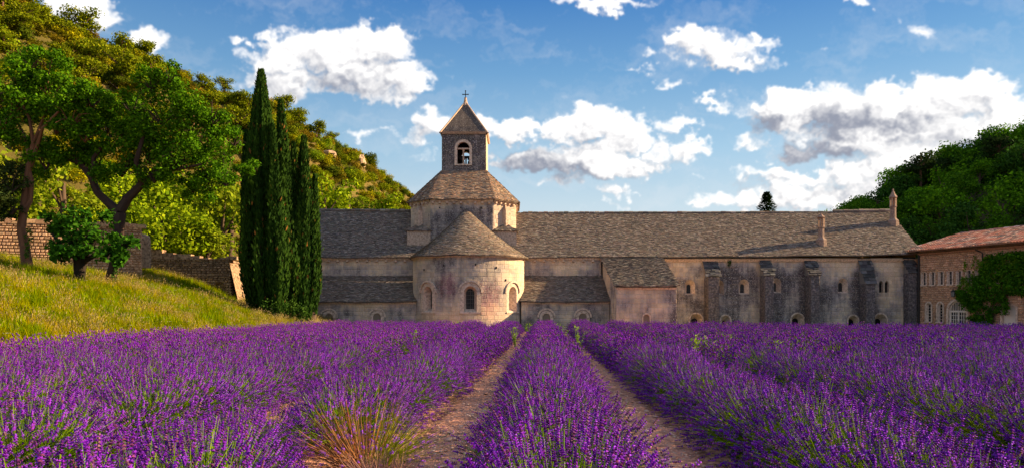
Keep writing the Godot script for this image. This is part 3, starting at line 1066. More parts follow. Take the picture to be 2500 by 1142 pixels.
		roof(c, "lantern_roof", sheet(ea, eb, tq[(k + 1) % 8 if k % 2 == 0 else k], tq[k], 0.0), L, 4.2, WARM_SLATE + SLATE.slice(0, 3), rm, 0.22, 0.11)
		if k in [1, 7]:                      # pier against the corner face, on a little roofed corner block
			var s := 1.0 if k == 1 else -1.0
			var mid := (a + b) * 0.5
			var pf := flat(mid - dir * 0.3 + Vector3(0, 2.3, 0), dir, nrm)
			var pm := MB.new()
			for q in [[0.0, 0.6, 0.0, 1.75, 0.46]]:
				var p := []
				for d in [0.0, q[4]]:
					for vv in [q[2], q[3]]:
						for uu in [q[0], q[1]]:
							p.append(pf.call(uu, vv, d))
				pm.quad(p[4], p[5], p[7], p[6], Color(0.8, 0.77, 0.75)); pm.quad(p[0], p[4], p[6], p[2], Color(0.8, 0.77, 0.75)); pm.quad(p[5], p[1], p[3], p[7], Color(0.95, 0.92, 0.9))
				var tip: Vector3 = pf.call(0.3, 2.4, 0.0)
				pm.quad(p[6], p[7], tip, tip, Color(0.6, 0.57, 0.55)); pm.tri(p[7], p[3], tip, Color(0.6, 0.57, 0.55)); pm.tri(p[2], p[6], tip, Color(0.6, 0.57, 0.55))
			obj("corner_pier", pm.mesh(dr), lw)
			var x0 := ax + s * 2.75
			var x1 := ax + s * 4.8
			var lo := Vector3(minf(x0, x1), 6.0, -63.1)
			var hi := Vector3(maxf(x0, x1), 7.78, -60.95)
			var cb := box_part(c, "corner_block", lo, hi, dr, Color(0.74, 0.71, 0.69))
			var inn := Vector3(x0 + s * 0.95, 8.6, -62.1)
			var o := [Vector3(lo.x - 0.12, 7.78, hi.z + 0.14), Vector3(hi.x + 0.12, 7.78, hi.z + 0.14), Vector3(hi.x + 0.12, 7.78, lo.z), Vector3(lo.x - 0.12, 7.78, lo.z)]
			var rb := MB.new()
			slates(rb, sheet(o[0], o[1], inn, inn), 9, 0.32, 0.05, SLATE)
			if s > 0:
				slates(rb, sheet(o[1], o[2], inn, inn), 9, 0.32, 0.05, SLATE)
			else:
				slates(rb, sheet(o[3], o[0], inn, inn), 9, 0.32, 0.05, SLATE)
			rb.quad(o[0], o[3], o[2], o[1], Color(0.2, 0.17, 0.15))
			rb.tri(o[0], o[1], inn - Vector3(0, 0.05, 0), Color(0.2, 0.17, 0.15)); rb.tri(o[1], o[2], inn - Vector3(0, 0.05, 0), Color(0.2, 0.17, 0.15)); rb.tri(o[3], o[0], inn - Vector3(0, 0.05, 0), Color(0.2, 0.17, 0.15))
			obj("corner_block_roof", rb.mesh(rm), cb)
	for q in [0.75, 2.6, 4.4]:
		box_part(c, "putlog_hole", Vector3(ax - 2.75 + q, 9.75, -60.98), Vector3(ax - 2.65 + q, 9.87, -60.94), iron)
	# the bell tower: four walls, twin openings front and back
	var tw := [[Vector3(ax - 2.03, 13.45, -63.77), Vector3(1, 0, 0), Vector3(0, 0, 1), true], [Vector3(ax + 2.03, 13.45, -63.77), Vector3(0, 0, -1), Vector3(1, 0, 0), false], [Vector3(ax + 2.03, 13.45, -67.83), Vector3(-1, 0, 0), Vector3(0, 0, -1), true], [Vector3(ax - 2.03, 13.45, -67.83), Vector3(0, 0, 1), Vector3(-1, 0, 0), false]]
	for t in tw:
		var f := flat(t[0], t[1], t[2])
		var hs := []
		if t[3]:
			hs.append({"u": 1.96 if t[2].z > 0 else 2.1, "v0": 0.72 if t[2].z > 0 else 1.0, "r": 0.56 if t[2].z > 0 else 0.42, "vs": 2.2, "arch": 1, "depth": 0.5, "frame": 0.24, "lift": 0.02})
		var w := wall(c, "tower_wall", f, 4.06, 3.6, hs, st, 0.30, 0.5, 25 if t[2].z > 0 else 0)
		var fi := func(u: float, v: float, d: float) -> Vector3: return f.call(u, v, -0.5 - d)
		var ib := MB.new()             # the inner face
		ib.quad(fi.call(0, 0, 0), fi.call(0, 3.6, 0), fi.call(4.06, 3.6, 0), fi.call(4.06, 0, 0), Color(1, 1, 1))
		if not t[3]:
			obj("inner_face", ib.mesh(inner), w)
		moulding(w, f, 4.06, 3.46, 0.2, 0.22, dr, "cornice", Color(0.62, 0.55, 0.5))
		for h in hs:
			window(w, f, h, dr, null, "bell_opening")
			var cn := MB.new()
			var fo: Vector3 = f.call(h.u, 0.72, -0.25)
			cn.lathe(fo, [[0.13, 0.0], [0.13, 0.1], [0.08, 0.14], [0.075, 1.2], [0.1, 1.28], [0.16, 1.45]], 8, Color(0.8, 0.74, 0.7))
			obj("colonnette", cn.mesh(dr), w)
			var b0: Vector3 = f.call(h.u - 0.64, 2.12, -0.12)
			var b1: Vector3 = f.call(h.u + 0.64, 2.24, -0.38)
			box_part(w, "lintel", Vector3(minf(b0.x, b1.x), b0.y, minf(b0.z, b1.z)), Vector3(maxf(b0.x, b1.x), b1.y, maxf(b0.z, b1.z)), dr, Color(0.9, 0.84, 0.8))
	for s in [-0.34, 0.36]:
		var bell := MB.new()
		bell.lathe(Vector3(ax + 0.1 + s, 14.2, -65.2), [[0.34, 0.0], [0.3, 0.06], [0.23, 0.25], [0.19, 0.5], [0.12, 0.6], [0.01, 0.64]], 12, Color(1, 1, 1))
		bell.bx(Vector3(ax - 0.12 + s, 14.84, -65.3), Vector3(ax + 0.32 + s, 15.0, -65.1), Color(1, 1, 1))
		obj("bell", bell.mesh(mat("bronze", Color(0.035, 0.03, 0.025), 0.45)), c)
	box_part(c, "bell_beam", Vector3(ax - 1.6, 15.0, -65.32), Vector3(ax + 1.6, 15.18, -65.08), iron)
	box_part(c, "bell_beam", Vector3(ax - 1.6, 16.0, -65.9), Vector3(ax + 1.6, 16.15, -65.7), iron)
	# the steep stone roof of the tower
	var e := 2.2
	var q4 := [Vector3(ax - e, 17.02, -63.6), Vector3(ax + e, 17.02, -63.6), Vector3(ax + e, 17.02, -68.0), Vector3(ax - e, 17.02, -68.0)]
	var peak := Vector3(ax, 20.5, -65.8)
	var tr := MB.new()
	tr.quad(q4[0], q4[3], q4[2], q4[1], Color(0.6, 0.55, 0.5))
	for k in 4:
		var A: Vector3 = q4[k]
		var B: Vector3 = q4[(k + 1) % 4]
		for j in 12:
			for i in 10:
				var p := func(u: float, v: float) -> Vector3: return A.lerp(B, u).lerp(peak, v) - Vector3(0, 0.10 * sin(PI * v), 0)
				var v0 := j / 12.0
				var v1 := (j + 0.94) / 12.0
				tr.quad(p.call(i / 10.0, v0), p.call((i + 0.95) / 10.0, v0), p.call((i + 0.95) / 10.0, v1), p.call(i / 10.0, v1), jit(Color(0.8, 0.77, 0.75), 0.2))
		tr.tri(A, B, peak - Vector3(0, 0.06, 0), Color(0.5, 0.48, 0.46))
	var trn := obj("tower_roof", tr.mesh(st), c)
	for k in 4:
		var hb := MB.new()
		hb.tube([q4[k] + Vector3(0, -0.03, 0), q4[k].lerp(peak, 0.5) - Vector3(0, 0.05, 0), peak], [0.09, 0.08, 0.07], 6, Color(0.95, 0.88, 0.8))
		obj("hip_stone", hb.mesh(dr), trn)
	var fin := MB.new()
	fin.lathe(peak - Vector3(0, 0.45, 0), [[0.34, 0.0], [0.17, 0.4], [0.11, 0.75], [0.13, 0.8], [0.01, 0.84]], 8, Color(0.7, 0.64, 0.6))
	obj("finial", fin.mesh(dr), trn)
	var cr := MB.new()
	cr.bx(peak + Vector3(-0.035, 0.3, -0.03), peak + Vector3(0.035, 0.98, 0.03), Color(1, 1, 1))
	cr.bx(peak + Vector3(-0.24, 0.62, -0.028), peak + Vector3(0.24, 0.69, 0.028), Color(1, 1, 1))
	for q in [Vector3(-0.25, 0.655, 0), Vector3(0.25, 0.655, 0), Vector3(0, 0.99, 0)]:
		cr.box(Transform3D(Basis(Vector3(0, 0, 1), PI / 4), peak + q), Vector3(0.1, 0.1, 0.05), Color(1, 1, 1))
	obj("cross", cr.mesh(iron), c)


# ---------------------------------------------------------------- the dormitory and the lean-to annex
func chimney(parent: Node, o: Vector3, r: float, h0: float, h1: float, h2: float, m: Material) -> void:
	var sh := MB.new()
	sh.lathe(o, [[r * 1.9, -0.6], [r * 1.8, 0.05], [r * 1.25, 0.18], [r * 1.05, 0.3], [r, h0], [r * 1.22, h0 + 0.04], [r * 1.22, h0 + 0.14], [r * 0.9, h0 + 0.14], [0.01, h0 + 0.14]], 8, Color(0.46, 0.42, 0.42))
	var c := obj("chimney", sh.mesh(m), parent)
	for k in 6:
		var a := TAU * (k + 0.25) / 6
		var q := MB.new()
		q.lathe(o + Vector3(cos(a) * r * 0.85, h0 + 0.14, sin(a) * r * 0.85), [[0.075, 0.0], [0.065, 0.05], [0.065, h1 - 0.05], [0.085, h1]], 6, Color(0.6, 0.54, 0.5))
		obj("chimney_colonnette", q.mesh(m), c)
	var cap := MB.new()
	var y := h0 + 0.14 + h1
	cap.lathe(o, [[0.01, y - 0.02], [r * 1.3, y - 0.02], [r * 1.35, y + 0.06], [r * 0.75, y + h2 * 0.45], [r * 0.25, y + h2 * 0.9], [r * 0.32, y + h2], [r * 0.12, y + h2 * 1.12], [0.01, y + h2 * 1.2]], 8, Color(0.46, 0.41, 0.40))
	obj("chimney_cap", cap.mesh(m), c)

func dormitory() -> void:
	rng.seed = 72
	var st := stone()
	var dr := dressed()
	var rm := mat("slate")
	var glass := mat("dark_glass")
	var inner := mat("rubble_core")
	var d := thing("dormitory_building", "long two storey limestone monks' building with buttresses under a grey stone slate roof", "building")
	box_part(d, "core", Vector3(7.8, -1, -69.6), Vector3(34.9, 5.2, -60.7), inner)
	var x0 := 12.4
	var f := flat(Vector3(x0, -0.8, -60), Vector3(1, 0, 0), Vector3(0, 0, 1))
	var U := 35.0 - x0
	var holes := []
	for q in [[1685, 701, 0.44], [1757, 701, 0.40], [1817, 700, 0.44], [1896, 697, 0.44], [2059, 697, 0.42]]:
		var p := at(q[0], q[1], 60.0)
		holes.append({"u": p.x - x0, "v0": p.y - 0.62 + 0.8, "r": q[2], "vs": p.y + 0.22 + 0.8, "arch": 1, "depth": 0.5, "ri": 0.17, "vi0": p.y - 0.5 + 0.8, "vis": p.y + 0.1 + 0.8, "frame": 0.0, "tone": Color(1, 1, 1)})
	for q in [[2152.5, 697], [2166.5, 697]]:
		var p := at(q[0], q[1], 60.0)
		holes.append({"u": p.x - x0, "v0": p.y - 0.58 + 0.8, "r": 0.17, "vs": p.y + 0.2 + 0.8, "arch": 2, "depth": 0.3, "frame": 0.0})
	for q in [[1700, 783, 0.52], [1772, 784, 0.40], [1948, 783, 0.52], [2084, 785, 0.42], [2151, 784, 0.52]]:
		var p := at(q[0], q[1], 60.0)
		holes.append({"u": p.x - x0, "v0": 0.02, "r": q[2], "vs": p.y + 0.1 + 0.8, "arch": 1, "depth": 0.55, "ri": 0.28 if q[2] > 0.4 else 0.12, "vi0": 0.1, "vis": p.y + 0.8 - 0.05, "frame": 0.12})
	holes.append({"u": at(1838, 789, 60).x - x0, "v0": 0.12, "r": 0.46, "vs": 0.45, "arch": 0, "depth": 0.5, "frame": 0.0})
	var w := wall(d, "dormitory_wall", f, U, 6.15, holes, st, 0.34, 0.62, 300)
	for h in holes:
		window(w, f, h, dr, glass)
	moulding(w, f, U, 5.86, 0.2, 0.2, dr, "cornice", Color(0.95, 0.85, 0.72))
	# buttresses with sloping tops, black with lichen all over
	var bs := mat("lichened_limestone", Color.WHITE, 0.95)
	tri_tex(bs, ramp_texture(77, 512, 0.035, [Color8(66, 64, 70), Color8(92, 88, 92), Color8(124, 116, 116), Color8(190, 180, 172)], 6), Vector3(0.22, 0.22, 0.22))
	for q in [[1721, 1757, 636, 674, 1.25], [1857, 1886, 632, 670, 1.25], [1966, 2000, 634, 670, 1.3], [2100, 2132, 630, 690, 1.2], [2208, 2241, 628, 664, 0.8]]:
		var a := at(q[0], q[2], 60)
		var b := at(q[1], q[3], 60)
		var dep: float = q[4]
		var ux := a.x - x0
		var xr: float = (q[1] - 1250.0) / LENS * (60.0 - dep)
		var xl := a.x - 0.03
		xr = maxf(xr, xl + 0.75)
		var h1 := b.y - 0.1
		var h2 := a.y
		var bf := flat(Vector3(xl, -0.8, -60 + dep), Vector3(1, 0, 0), Vector3(0, 0, 1))
		var bt := wall(d, "buttress", bf, xr - xl, h1 + 0.8, [], bs, 0.36, 0.5, 0, 0.02, 0.25)
		for s in [0, 1]:
			var sf := flat(Vector3(xl, -0.8, -60), Vector3(0, 0, 1), Vector3(-1, 0, 0)) if s == 0 else flat(Vector3(xr, -0.8, -60 + dep), Vector3(0, 0, -1), Vector3(1, 0, 0))
			wall(bt, "buttress_side", sf, dep, h1 + 0.8, [], bs, 0.36, 0.5, 0, 0.02, 0.25)
		var tb := MB.new()
		slates(tb, sheet(Vector3(xl - 0.06, h1, -60 + dep + 0.08), Vector3(xr + 0.06, h1, -60 + dep + 0.08), Vector3(xr + 0.06, h2, -59.96), Vector3(xl - 0.06, h2, -59.96)), 8, 0.45, 0.05, [Color(0.05, 0.048, 0.05), Color(0.075, 0.07, 0.072), Color(0.11, 0.105, 0.105)])
		tb.tri(Vector3(xl, h1, -60), Vector3(xl, h1, -60 + dep), Vector3(xl, h2, -60), Color(0.22, 0.2, 0.19))
		tb.tri(Vector3(xr, h1, -60 + dep), Vector3(xr, h1, -60), Vector3(xr, h2, -60), Color(0.22, 0.2, 0.19))
		obj("buttress_top", tb.mesh(rm), bt)
	# gable end
	var gb := MB.new()
	gb.quad(Vector3(34.98, -0.8, -60), Vector3(34.98, -0.8, -69.9), Vector3(34.98, 5.3, -69.9), Vector3(34.98, 5.3, -60), Color(0.8, 0.78, 0.76))
	gb.tri(Vector3(34.98, 5.3, -60), Vector3(34.98, 5.3, -69.9), Vector3(34.98, 9.8, -65), Color(0.8, 0.78, 0.76))
	obj("gable_wall", gb.mesh(st), d)
	roof(d, "dormitory_roof", sheet(Vector3(7.68, 5.42, -59.65), Vector3(35.2, 5.66, -59.5), Vector3(35.2, 10.02, -65), Vector3(7.68, 9.86, -65), 0.06), 27.5, 6.9, SLATE, rm)
	roof(d, "dormitory_roof", sheet(Vector3(35.2, 5.5, -70.4), Vector3(7.74, 5.42, -70.4), Vector3(7.74, 9.86, -65), Vector3(35.2, 10.02, -65)), 27.5, 6.9, SLATE, rm, 0.9, 0.5)
	ridge(d, Vector3(1.0, 9.86, -65), Vector3(7.7, 9.86, -65), rm)
	ridge(d, Vector3(7.7, 9.86, -65), Vector3(30.0, 9.90, -65), rm)
	ridge(d, Vector3(30.0, 9.98, -65), Vector3(35.3, 10.08, -65), rm, 0.17)
	chimney(d, Vector3(27.15, 6.95, -61.05), 0.27, 1.05, 0.8, 0.36, dr)
	chimney(d, Vector3(34.75, 8.9, -63.4), 0.27, 1.25, 0.75, 0.7, dr)
	# a tuft of caper growing out of the wall
	rng.seed = 90
	var tb := MB.new()
	leaves(tb, [[at(1782, 640, 59.75), Vector3(0.2, 0.24, 0.14)], [at(1781, 645, 59.8), Vector3(0.12, 0.2, 0.1)]], 160, 0.10, [Color(0.03, 0.06, 0.012), Color(0.07, 0.11, 0.02)])
	tag(obj("wall_plant", tb.mesh(mat("leaf"))), "small green plant rooted high in the dormitory wall below the eave", "plant")
	# the annex
	rng.seed = 73
	var a := thing("lean_to_annex", "plain square limestone annex with a lean-to slate roof against the long building", "building")
	var A := Vector3(7.95, -0.8, -53.0)
	var fa := flat(A, Vector3(1, 0, 0), Vector3(0, 0, 1))
	var ah := [{"u": at(1579, 775, 53).x - A.x, "v0": 0.1, "r": 0.25, "vs": 1.2, "arch": 1, "depth": 0.45, "ri": 0.15, "ui": at(1579, 775, 53).x - A.x - 0.06, "vis": 1.15, "frame": 0.1}]
	var aw := wall(a, "annex_wall", fa, 4.6, 3.5, ah, st, 0.36, 0.64, 100)
	window(aw, fa, ah[0], dr, glass)
	var back := Vector3(7.85, -0.8, -60.0)
	var sd := (A - back)
	var fs := flat(back, sd.normalized(), Vector3(-1, 0, 0))
	var sw := wall(a, "annex_wall", fs, sd.length(), 3.5, [], st, 0.36, 0.64, 0)
	var ub := MB.new()
	ub.quad(back + Vector3(-0.03, 3.5, 0), A + Vector3(-0.03, 3.5, 0), A + Vector3(-0.03, 3.62, 0), back + Vector3(-0.03, 6.2, 0), Color(0.9, 0.88, 0.86))
	ub.quad(Vector3(12.55, -0.8, -53), Vector3(12.55, -0.8, -60), Vector3(12.55, 5.4, -60), Vector3(12.55, 2.82, -53), Color(0.9, 0.88, 0.86))
	obj("annex_gable", ub.mesh(st), a)
	box_part(a, "core", Vector3(8.05, -1, -59.9), Vector3(12.5, 2.5, -53.1), inner)
	roof(a, "annex_roof", sheet(Vector3(7.78, 2.8, -52.7), Vector3(12.72, 2.8, -52.7), Vector3(12.95, 5.46, -60), Vector3(7.6, 5.46, -60), 0.04), 5.0, 7.7, SLATE + [Color(0.21, 0.185, 0.16)], rm)
	moulding(aw, fa, 4.6, 3.34, 0.14, 0.1, dr)


# ---------------------------------------------------------------- the wing on the right
func wing() -> void:
	rng.seed = 74
	var b := thing("wing_building", "two storey rubble stone house wing with red clay tile roof and arched glazed door", "building")
	var o := Vector3(34.55, -0.9, -59.0)
	var along := Vector3(0.2556, 0, 1.0)
	var k := along.length()
	along = along.normalized()
	var out := Vector3(-along.z, 0, along.x)
	var f := flat(o, along, out)
	var L := 24.0
	var rub := mat("rubble", Color(0.86, 0.62, 0.45), 0.95)
	tri_tex(rub, ramp_texture(40, 256, 0.05, [Color(0.62, 0.58, 0.55), Color(0.93, 0.89, 0.86), Color(1, 0.98, 0.96)], 4), Vector3(0.6, 0.6, 0.6))
	var dr := dressed()
	var glass := mat("dark_glass")
	var white := mat("cream_paint", Color(0.72, 0.64, 0.56), 0.6)
	var holes := []
	var up := []
	for j in 11:
		var s: float = (0.49 + j * 0.825) * k
		up.append({"u": s, "v0": 3.9, "r": 0.2, "vs": 4.9, "arch": 3, "depth": 0.15, "ri": 0.15, "frame": 0.1, "lift": 0.03})
	var low := []
	for s in [0.95, 2.05]:
		low.append({"u": s * k, "v0": 0.85, "r": 0.24, "vs": 2.15, "arch": 1, "depth": 0.19, "ri": 0.16, "frame": 0.14, "lift": 0.03})
	var door := {"u": 3.6 * k, "v0": 0.02, "r": 0.8, "vs": 1.75, "arch": 1, "depth": 0.22, "frame": 0.2, "lift": 0.03}
	var gar := {"u": 7.85 * k, "v0": 0.02, "r": 0.55, "vs": 2.1, "arch": 3, "depth": 0.2, "frame": 0.14, "lift": 0.03}
	holes = up + low + [door, gar]
	var w := wall(b, "wing_wall", f, L, 6.75, holes, rub, 0.17, 0.26, 0, 0.045, 0.45)
	for h in up:
		var n := window(w, f, h, dr, mat("pale_glass", Color(0.03, 0.03, 0.036), 0.15))
		var g := MB.new()
		for q in 3:
			g.tube([f.call(h.u - 0.15, 4.15 + q * 0.25, -0.13), f.call(h.u + 0.15, 4.15 + q * 0.25, -0.13)], [0.012, 0.012], 4, Color(1, 1, 1))
		g.tube([f.call(h.u, 3.9, -0.13), f.call(h.u, 4.95, -0.13)], [0.014, 0.014], 4, Color(1, 1, 1))
		obj("glazing_bar", g.mesh(mat("bar_paint", Color(0.35, 0.31, 0.27), 0.6)), n)
	for h in low:
		var n := window(w, f, h, dr, glass)
		var g := MB.new()
		for q in 5:
			g.tube([f.call(h.u - 0.16, 1.05 + q * 0.24, -0.16), f.call(h.u + 0.16, 1.05 + q * 0.24, -0.16)], [0.014, 0.014], 4, Color(1, 1, 1))
		obj("glazing_bar", g.mesh(white), n)
	# the arched glazed door
	var dn := window(w, f, door, dr, null, "doorway")
	var bar := func(mb: MB, u0: float, v0: float, u1: float, v1: float, t: float) -> void:
		var p := []
		for dd in [-0.2, -0.2 + t]:
			for vv in [v0, v1]:
				for uu in [u0, u1]:
					p.append(f.call(uu, vv, dd))
		mb.quad(p[4], p[5], p[7], p[6], Color(1, 1, 1)); mb.quad(p[0], p[4], p[6], p[2], Color(1, 1, 1)); mb.quad(p[5], p[1], p[3], p[7], Color(1, 1, 1)); mb.quad(p[6], p[7], p[3], p[2], Color(1, 1, 1)); mb.quad(p[0], p[1], p[5], p[4], Color(1, 1, 1))
	var du: float = door.u
	var pg := MB.new()
	var ol := outline(du, 0.02, 0.8, 1.75, 1)
	for q in ol.size() - 1:
		pg.tri(f.call(du, 0.02, -0.21), f.call(ol[q + 1].x, ol[q + 1].y, -0.21), f.call(ol[q].x, ol[q].y, -0.21), Color(1, 1, 1))
	obj("pane", pg.mesh(glass), dn)
	var fr := MB.new()
	bar.call(fr, du - 0.8, 1.66, du + 0.8, 1.8, 0.1)
	for q in [-0.8, -0.06, 0.68]:
		bar.call(fr, du + q, 0.02, du + q + 0.12, 1.66, 0.09)
	bar.call(fr, du - 0.68, 0.02, du - 0.06, 0.16, 0.08); bar.call(fr, du + 0.06, 0.02, du + 0.68, 0.16, 0.08)
	for s in [-1.0, 1.0]:
		for j in 2:
			var uu: float = du + s * (0.37 if s > 0 else 0.37) + (j - 0.5) * 0.21
			bar.call(fr, uu - 0.02, 0.16, uu + 0.02, 1.66, 0.07)
		for j in 4:
			var vv := 0.44 + j * 0.32
			var c: float = du + s * 0.37
			bar.call(fr, c - 0.31, vv - 0.02, c + 0.31, vv + 0.02, 0.065)
	for j in 9:
		var x := -0.64 + j * 0.16
		bar.call(fr, du + x - 0.017, 1.8, du + x + 0.017, 1.75 + sqrt(0.64 - x * x) - 0.02, 0.06)
	for j in 12:
		var a0 := PI * j / 12.0
		var a1 := PI * (j + 1) / 12.0
		fr.quad(f.call(du - cos(a1) * 0.72, 1.75 + sin(a1) * 0.72, -0.12), f.call(du - cos(a0) * 0.72, 1.75 + sin(a0) * 0.72, -0.12), f.call(du - cos(a0) * 0.81, 1.75 + sin(a0) * 0.81, -0.12), f.call(du - cos(a1) * 0.81, 1.75 + sin(a1) * 0.81, -0.12), Color(1, 1, 1))
	obj("door_frame", fr.mesh(white), dn)
	# the closed pale door
	var gn := window(w, f, gar, dr, white, "doorway")
	var gp := MB.new()
	for vv in [0.3, 1.55, 1.95]:
		var p0: Vector3 = f.call(gar.u - 0.55, vv, -0.18)
		bar.call(gp, gar.u - 0.53, vv, gar.u + 0.53, vv + 0.05, 0.04)
	obj("door_rail", gp.mesh(white), gn)
	# the roof of clay canal tiles, hipped at the far end
	var ea := f.call(-1.3, 6.72, 0.5) as Vector3
	var eb := f.call(L, 6.72, 0.5) as Vector3
	var ra := f.call(-0.6, 8.4, -5.0) as Vector3
	var rb := f.call(L, 8.4, -5.0) as Vector3
	ra.y = 7.5; rb.y = 7.5
	var S := sheet(ea, eb, rb, ra, 0.0)
	var under := MB.new()
	under.quad(ea, eb, rb, ra, Color(0.30, 0.15, 0.10)); under.quad(eb - Vector3(0, 0.1, 0), ea - Vector3(0, 0.1, 0), f.call(-1.3, 6.6, 0.0), f.call(L, 6.6, 0.0), Color(0.34, 0.24, 0.18))
	var back_e := f.call(L, 6.0, -11.0) as Vector3
	var back_a := f.call(-0.6, 6.0, -11.0) as Vector3
	under.quad(rb, back_e, back_a, ra, Color(0.3, 0.14, 0.09))
	under.tri(ea, ra, back_a, Color(0.25, 0.13, 0.09))
	var clay := mat("clay_tile", Color.WHITE, 0.85)
	var rn := obj("wing_roof", under.mesh(clay), b)
	var tl := MB.new()
	var cols := int(ea.distance_to(eb) / 0.24)
	var rows := 15
	var pal := [Color(0.50, 0.19, 0.13), Color(0.42, 0.16, 0.11), Color(0.58, 0.30, 0.22), Color(0.24, 0.13, 0.11), Color(0.56, 0.38, 0.30), Color(0.16, 0.12, 0.11)]
	for c in cols:
		for r in rows:
			var u0 := (c + 0.5) / cols
			var p: Vector3 = S.call(u0, r / float(rows))
			var q: Vector3 = S.call(u0, minf(1.0, (r + 1.25) / float(rows)))
			var x := (S.call((c + 1.0) / cols, r / float(rows)) - S.call(c / float(cols), r / float(rows))) * 0.5 as Vector3
			var up3 := x.cross(q - p).normalized()
			var col := jit(pal[int(clampf(2.5 + fbm.get_noise_2d(c * 9.0, r * 30.0) * 6.0 + rng.randfn() * 1.3, 0, 5))], 0.2)
			var lift := 0.05 + rng.randf() * 0.012
			var prev0 := Vector3.ZERO
			var prev1 := Vector3.ZERO
			for s in 5:
				var a := PI * s / 4.0
				var n0 := p - x * cos(a) * 0.86 + up3 * (sin(a) * 0.10 + lift)
				var n1 := q - x * cos(a) * 0.7 + up3 * (sin(a) * 0.085 + 0.01)
				if s > 0:
					tl.quad(prev0, n0, n1, prev1, col)
				prev0 = n0; prev1 = n1
	obj("roof_tiles", tl.mesh(clay), rn, true)
	ridge(rn, ra, rb, clay, 0.16, pal)
	ridge(rn, ea + Vector3(0, 0.08, 0), ra, clay, 0.14, pal)
	# eaves: two rows of tile ends
	moulding(w, f, L, 6.4, 0.14, 0.2, dr, "eaves_course", Color(0.55, 0.38, 0.3))
	# gable shell behind, so that the house is closed
	var sh := MB.new()
	sh.quad(f.call(0, 0, -10.5), f.call(0, 0, 0), f.call(0, 6.7, 0), f.call(0, 6.7, -10.5), Color(0.6, 0.5, 0.42))
	sh.quad(f.call(L, 0, 0), f.call(L, 0, -10.5), f.call(L, 6.7, -10.5), f.call(L, 6.7, 0), Color(0.6, 0.5, 0.42))
	sh.quad(f.call(L, 0, -10.5), f.call(0, 0, -10.5), f.call(0, 6.7, -10.5), f.call(L, 6.7, -10.5), Color(0.6, 0.5, 0.42))
	obj("back_walls", sh.mesh(rub), b)
	# rain pipes
	var iron := mat("iron")
	var pm := MB.new()
	pm.tube([f.call(0.06, 0.05, 0.09), f.call(0.06, 6.5, 0.09)], [0.09, 0.09], 8, Color(1, 1, 1))
	obj("rain_pipe", pm.mesh(iron), b)
	var pm2 := MB.new()
	pm2.tube([f.call(6.05, 3.6, 0.1), f.call(6.05, 6.2, 0.1), f.call(5.6, 6.5, 0.3)], [0.05, 0.05, 0.05], 8, Color(1, 1, 1))
	obj("rain_pipe", pm2.mesh(iron), b)
	# the lantern over the door
	var ln := thing("wall_lantern", "small black iron lantern on a bracket above the arched door", "lantern", f.call(3.5 * k, 3.1, 0.28))
	var lb := MB.new()
	lb.lathe(Vector3.ZERO, [[0.02, -0.22], [0.12, -0.2], [0.12, -0.17]], 6, Color(1, 1, 1))
	lb.lathe(Vector3.ZERO, [[0.18, 0.17], [0.19, 0.2], [0.1, 0.3], [0.03, 0.36], [0.03, 0.42]], 6, Color(1, 1, 1))
	for q in 6:
		var a := TAU * q / 6
		lb.tube([Vector3(sin(a) * 0.12, -0.18, cos(a) * 0.12), Vector3(sin(a) * 0.17, 0.18, cos(a) * 0.17)], [0.012, 0.012], 4, Color(1, 1, 1))
	obj("lantern_frame", lb.mesh(iron), ln)
	var lg := MB.new()
	lg.lathe(Vector3.ZERO, [[0.115, -0.17], [0.165, 0.17]], 6, Color(1, 1, 1))
	obj("lantern_glass", lg.mesh(mat("lamp_glass", Color(0.25, 0.25, 0.24), 0.2)), ln)
	var br := MB.new()
	br.tube([Vector3(0, 0.4, 0), Vector3(0, 0.5, 0), -out * 0.14 + Vector3(0, 0.56, 0), -out * 0.28 + Vector3(0, 0.5, 0)], [0.014, 0.014, 0.016, 0.02], 5, Color(1, 1, 1))
	obj("bracket", br.mesh(iron), ln)
	# a low clipped hedge and a stone trough by the pale door
	rng.seed = 75
	var tv := thing("stone_trough", "grey stone trough at the foot of the creeper beside the pale door", "trough", f.call(7.0 * k, 0.0, 0.5))
	var tm := MB.new()
	tm.box(Transform3D(Basis(Vector3.UP, 0.25), Vector3(0, 0.3, 0)), Vector3(0.5, 0.6, 1.0), Color(0.16, 0.14, 0.13))
	tm.box(Transform3D(Basis(Vector3.UP, 0.25), Vector3(0, 0.62, 0)), Vector3(0.58, 0.08, 1.08), Color(0.24, 0.21, 0.19))
	obj("basin", tm.mesh(mat("pebble", Color.WHITE, 0.9)), tv)
	# the creeper
	var iv := thing("wall_creeper", "large dark green creeper hanging over the front of the rubble stone wing", "climbing plant", f.call(6.0 * k, 0.0, 0.1))
	var org: Vector3 = iv.position
	var iw := MB.new()
	for q in 9:
		var u := 6.2 + rng.randfn() * 0.3
		var u2 := u + 0.6 + absf(rng.randfn()) * 1.6
		iw.tube([f.call(u, 0.0, 0.12) - org, f.call(lerpf(u, u2, 0.3), 1.6, 0.14) - org, f.call(u2, 3.4, 0.12) - org, f.call(u2 + rng.randfn() * 0.5, 5.0, 0.1) - org], [0.05, 0.04, 0.025, 0.01], 5, Color(0.10, 0.07, 0.05))
	obj("stem", iw.mesh(mat("bark", Color.WHITE, 0.95)), iv)
	var bl := []
	var shape := PackedVector2Array([Vector2(5.35, 0), Vector2(5.3, 1.2), Vector2(4.9, 2.1), Vector2(4.2, 2.9), Vector2(4.5, 4.0), Vector2(5.5, 4.7), Vector2(5.9, 5.5), Vector2(8.0, 5.9), Vector2(12.5, 5.6), Vector2(12.5, 2.9), Vector2(9.6, 3.0), Vector2(8.2, 2.5), Vector2(7.0, 1.6), Vector2(6.8, 0)])
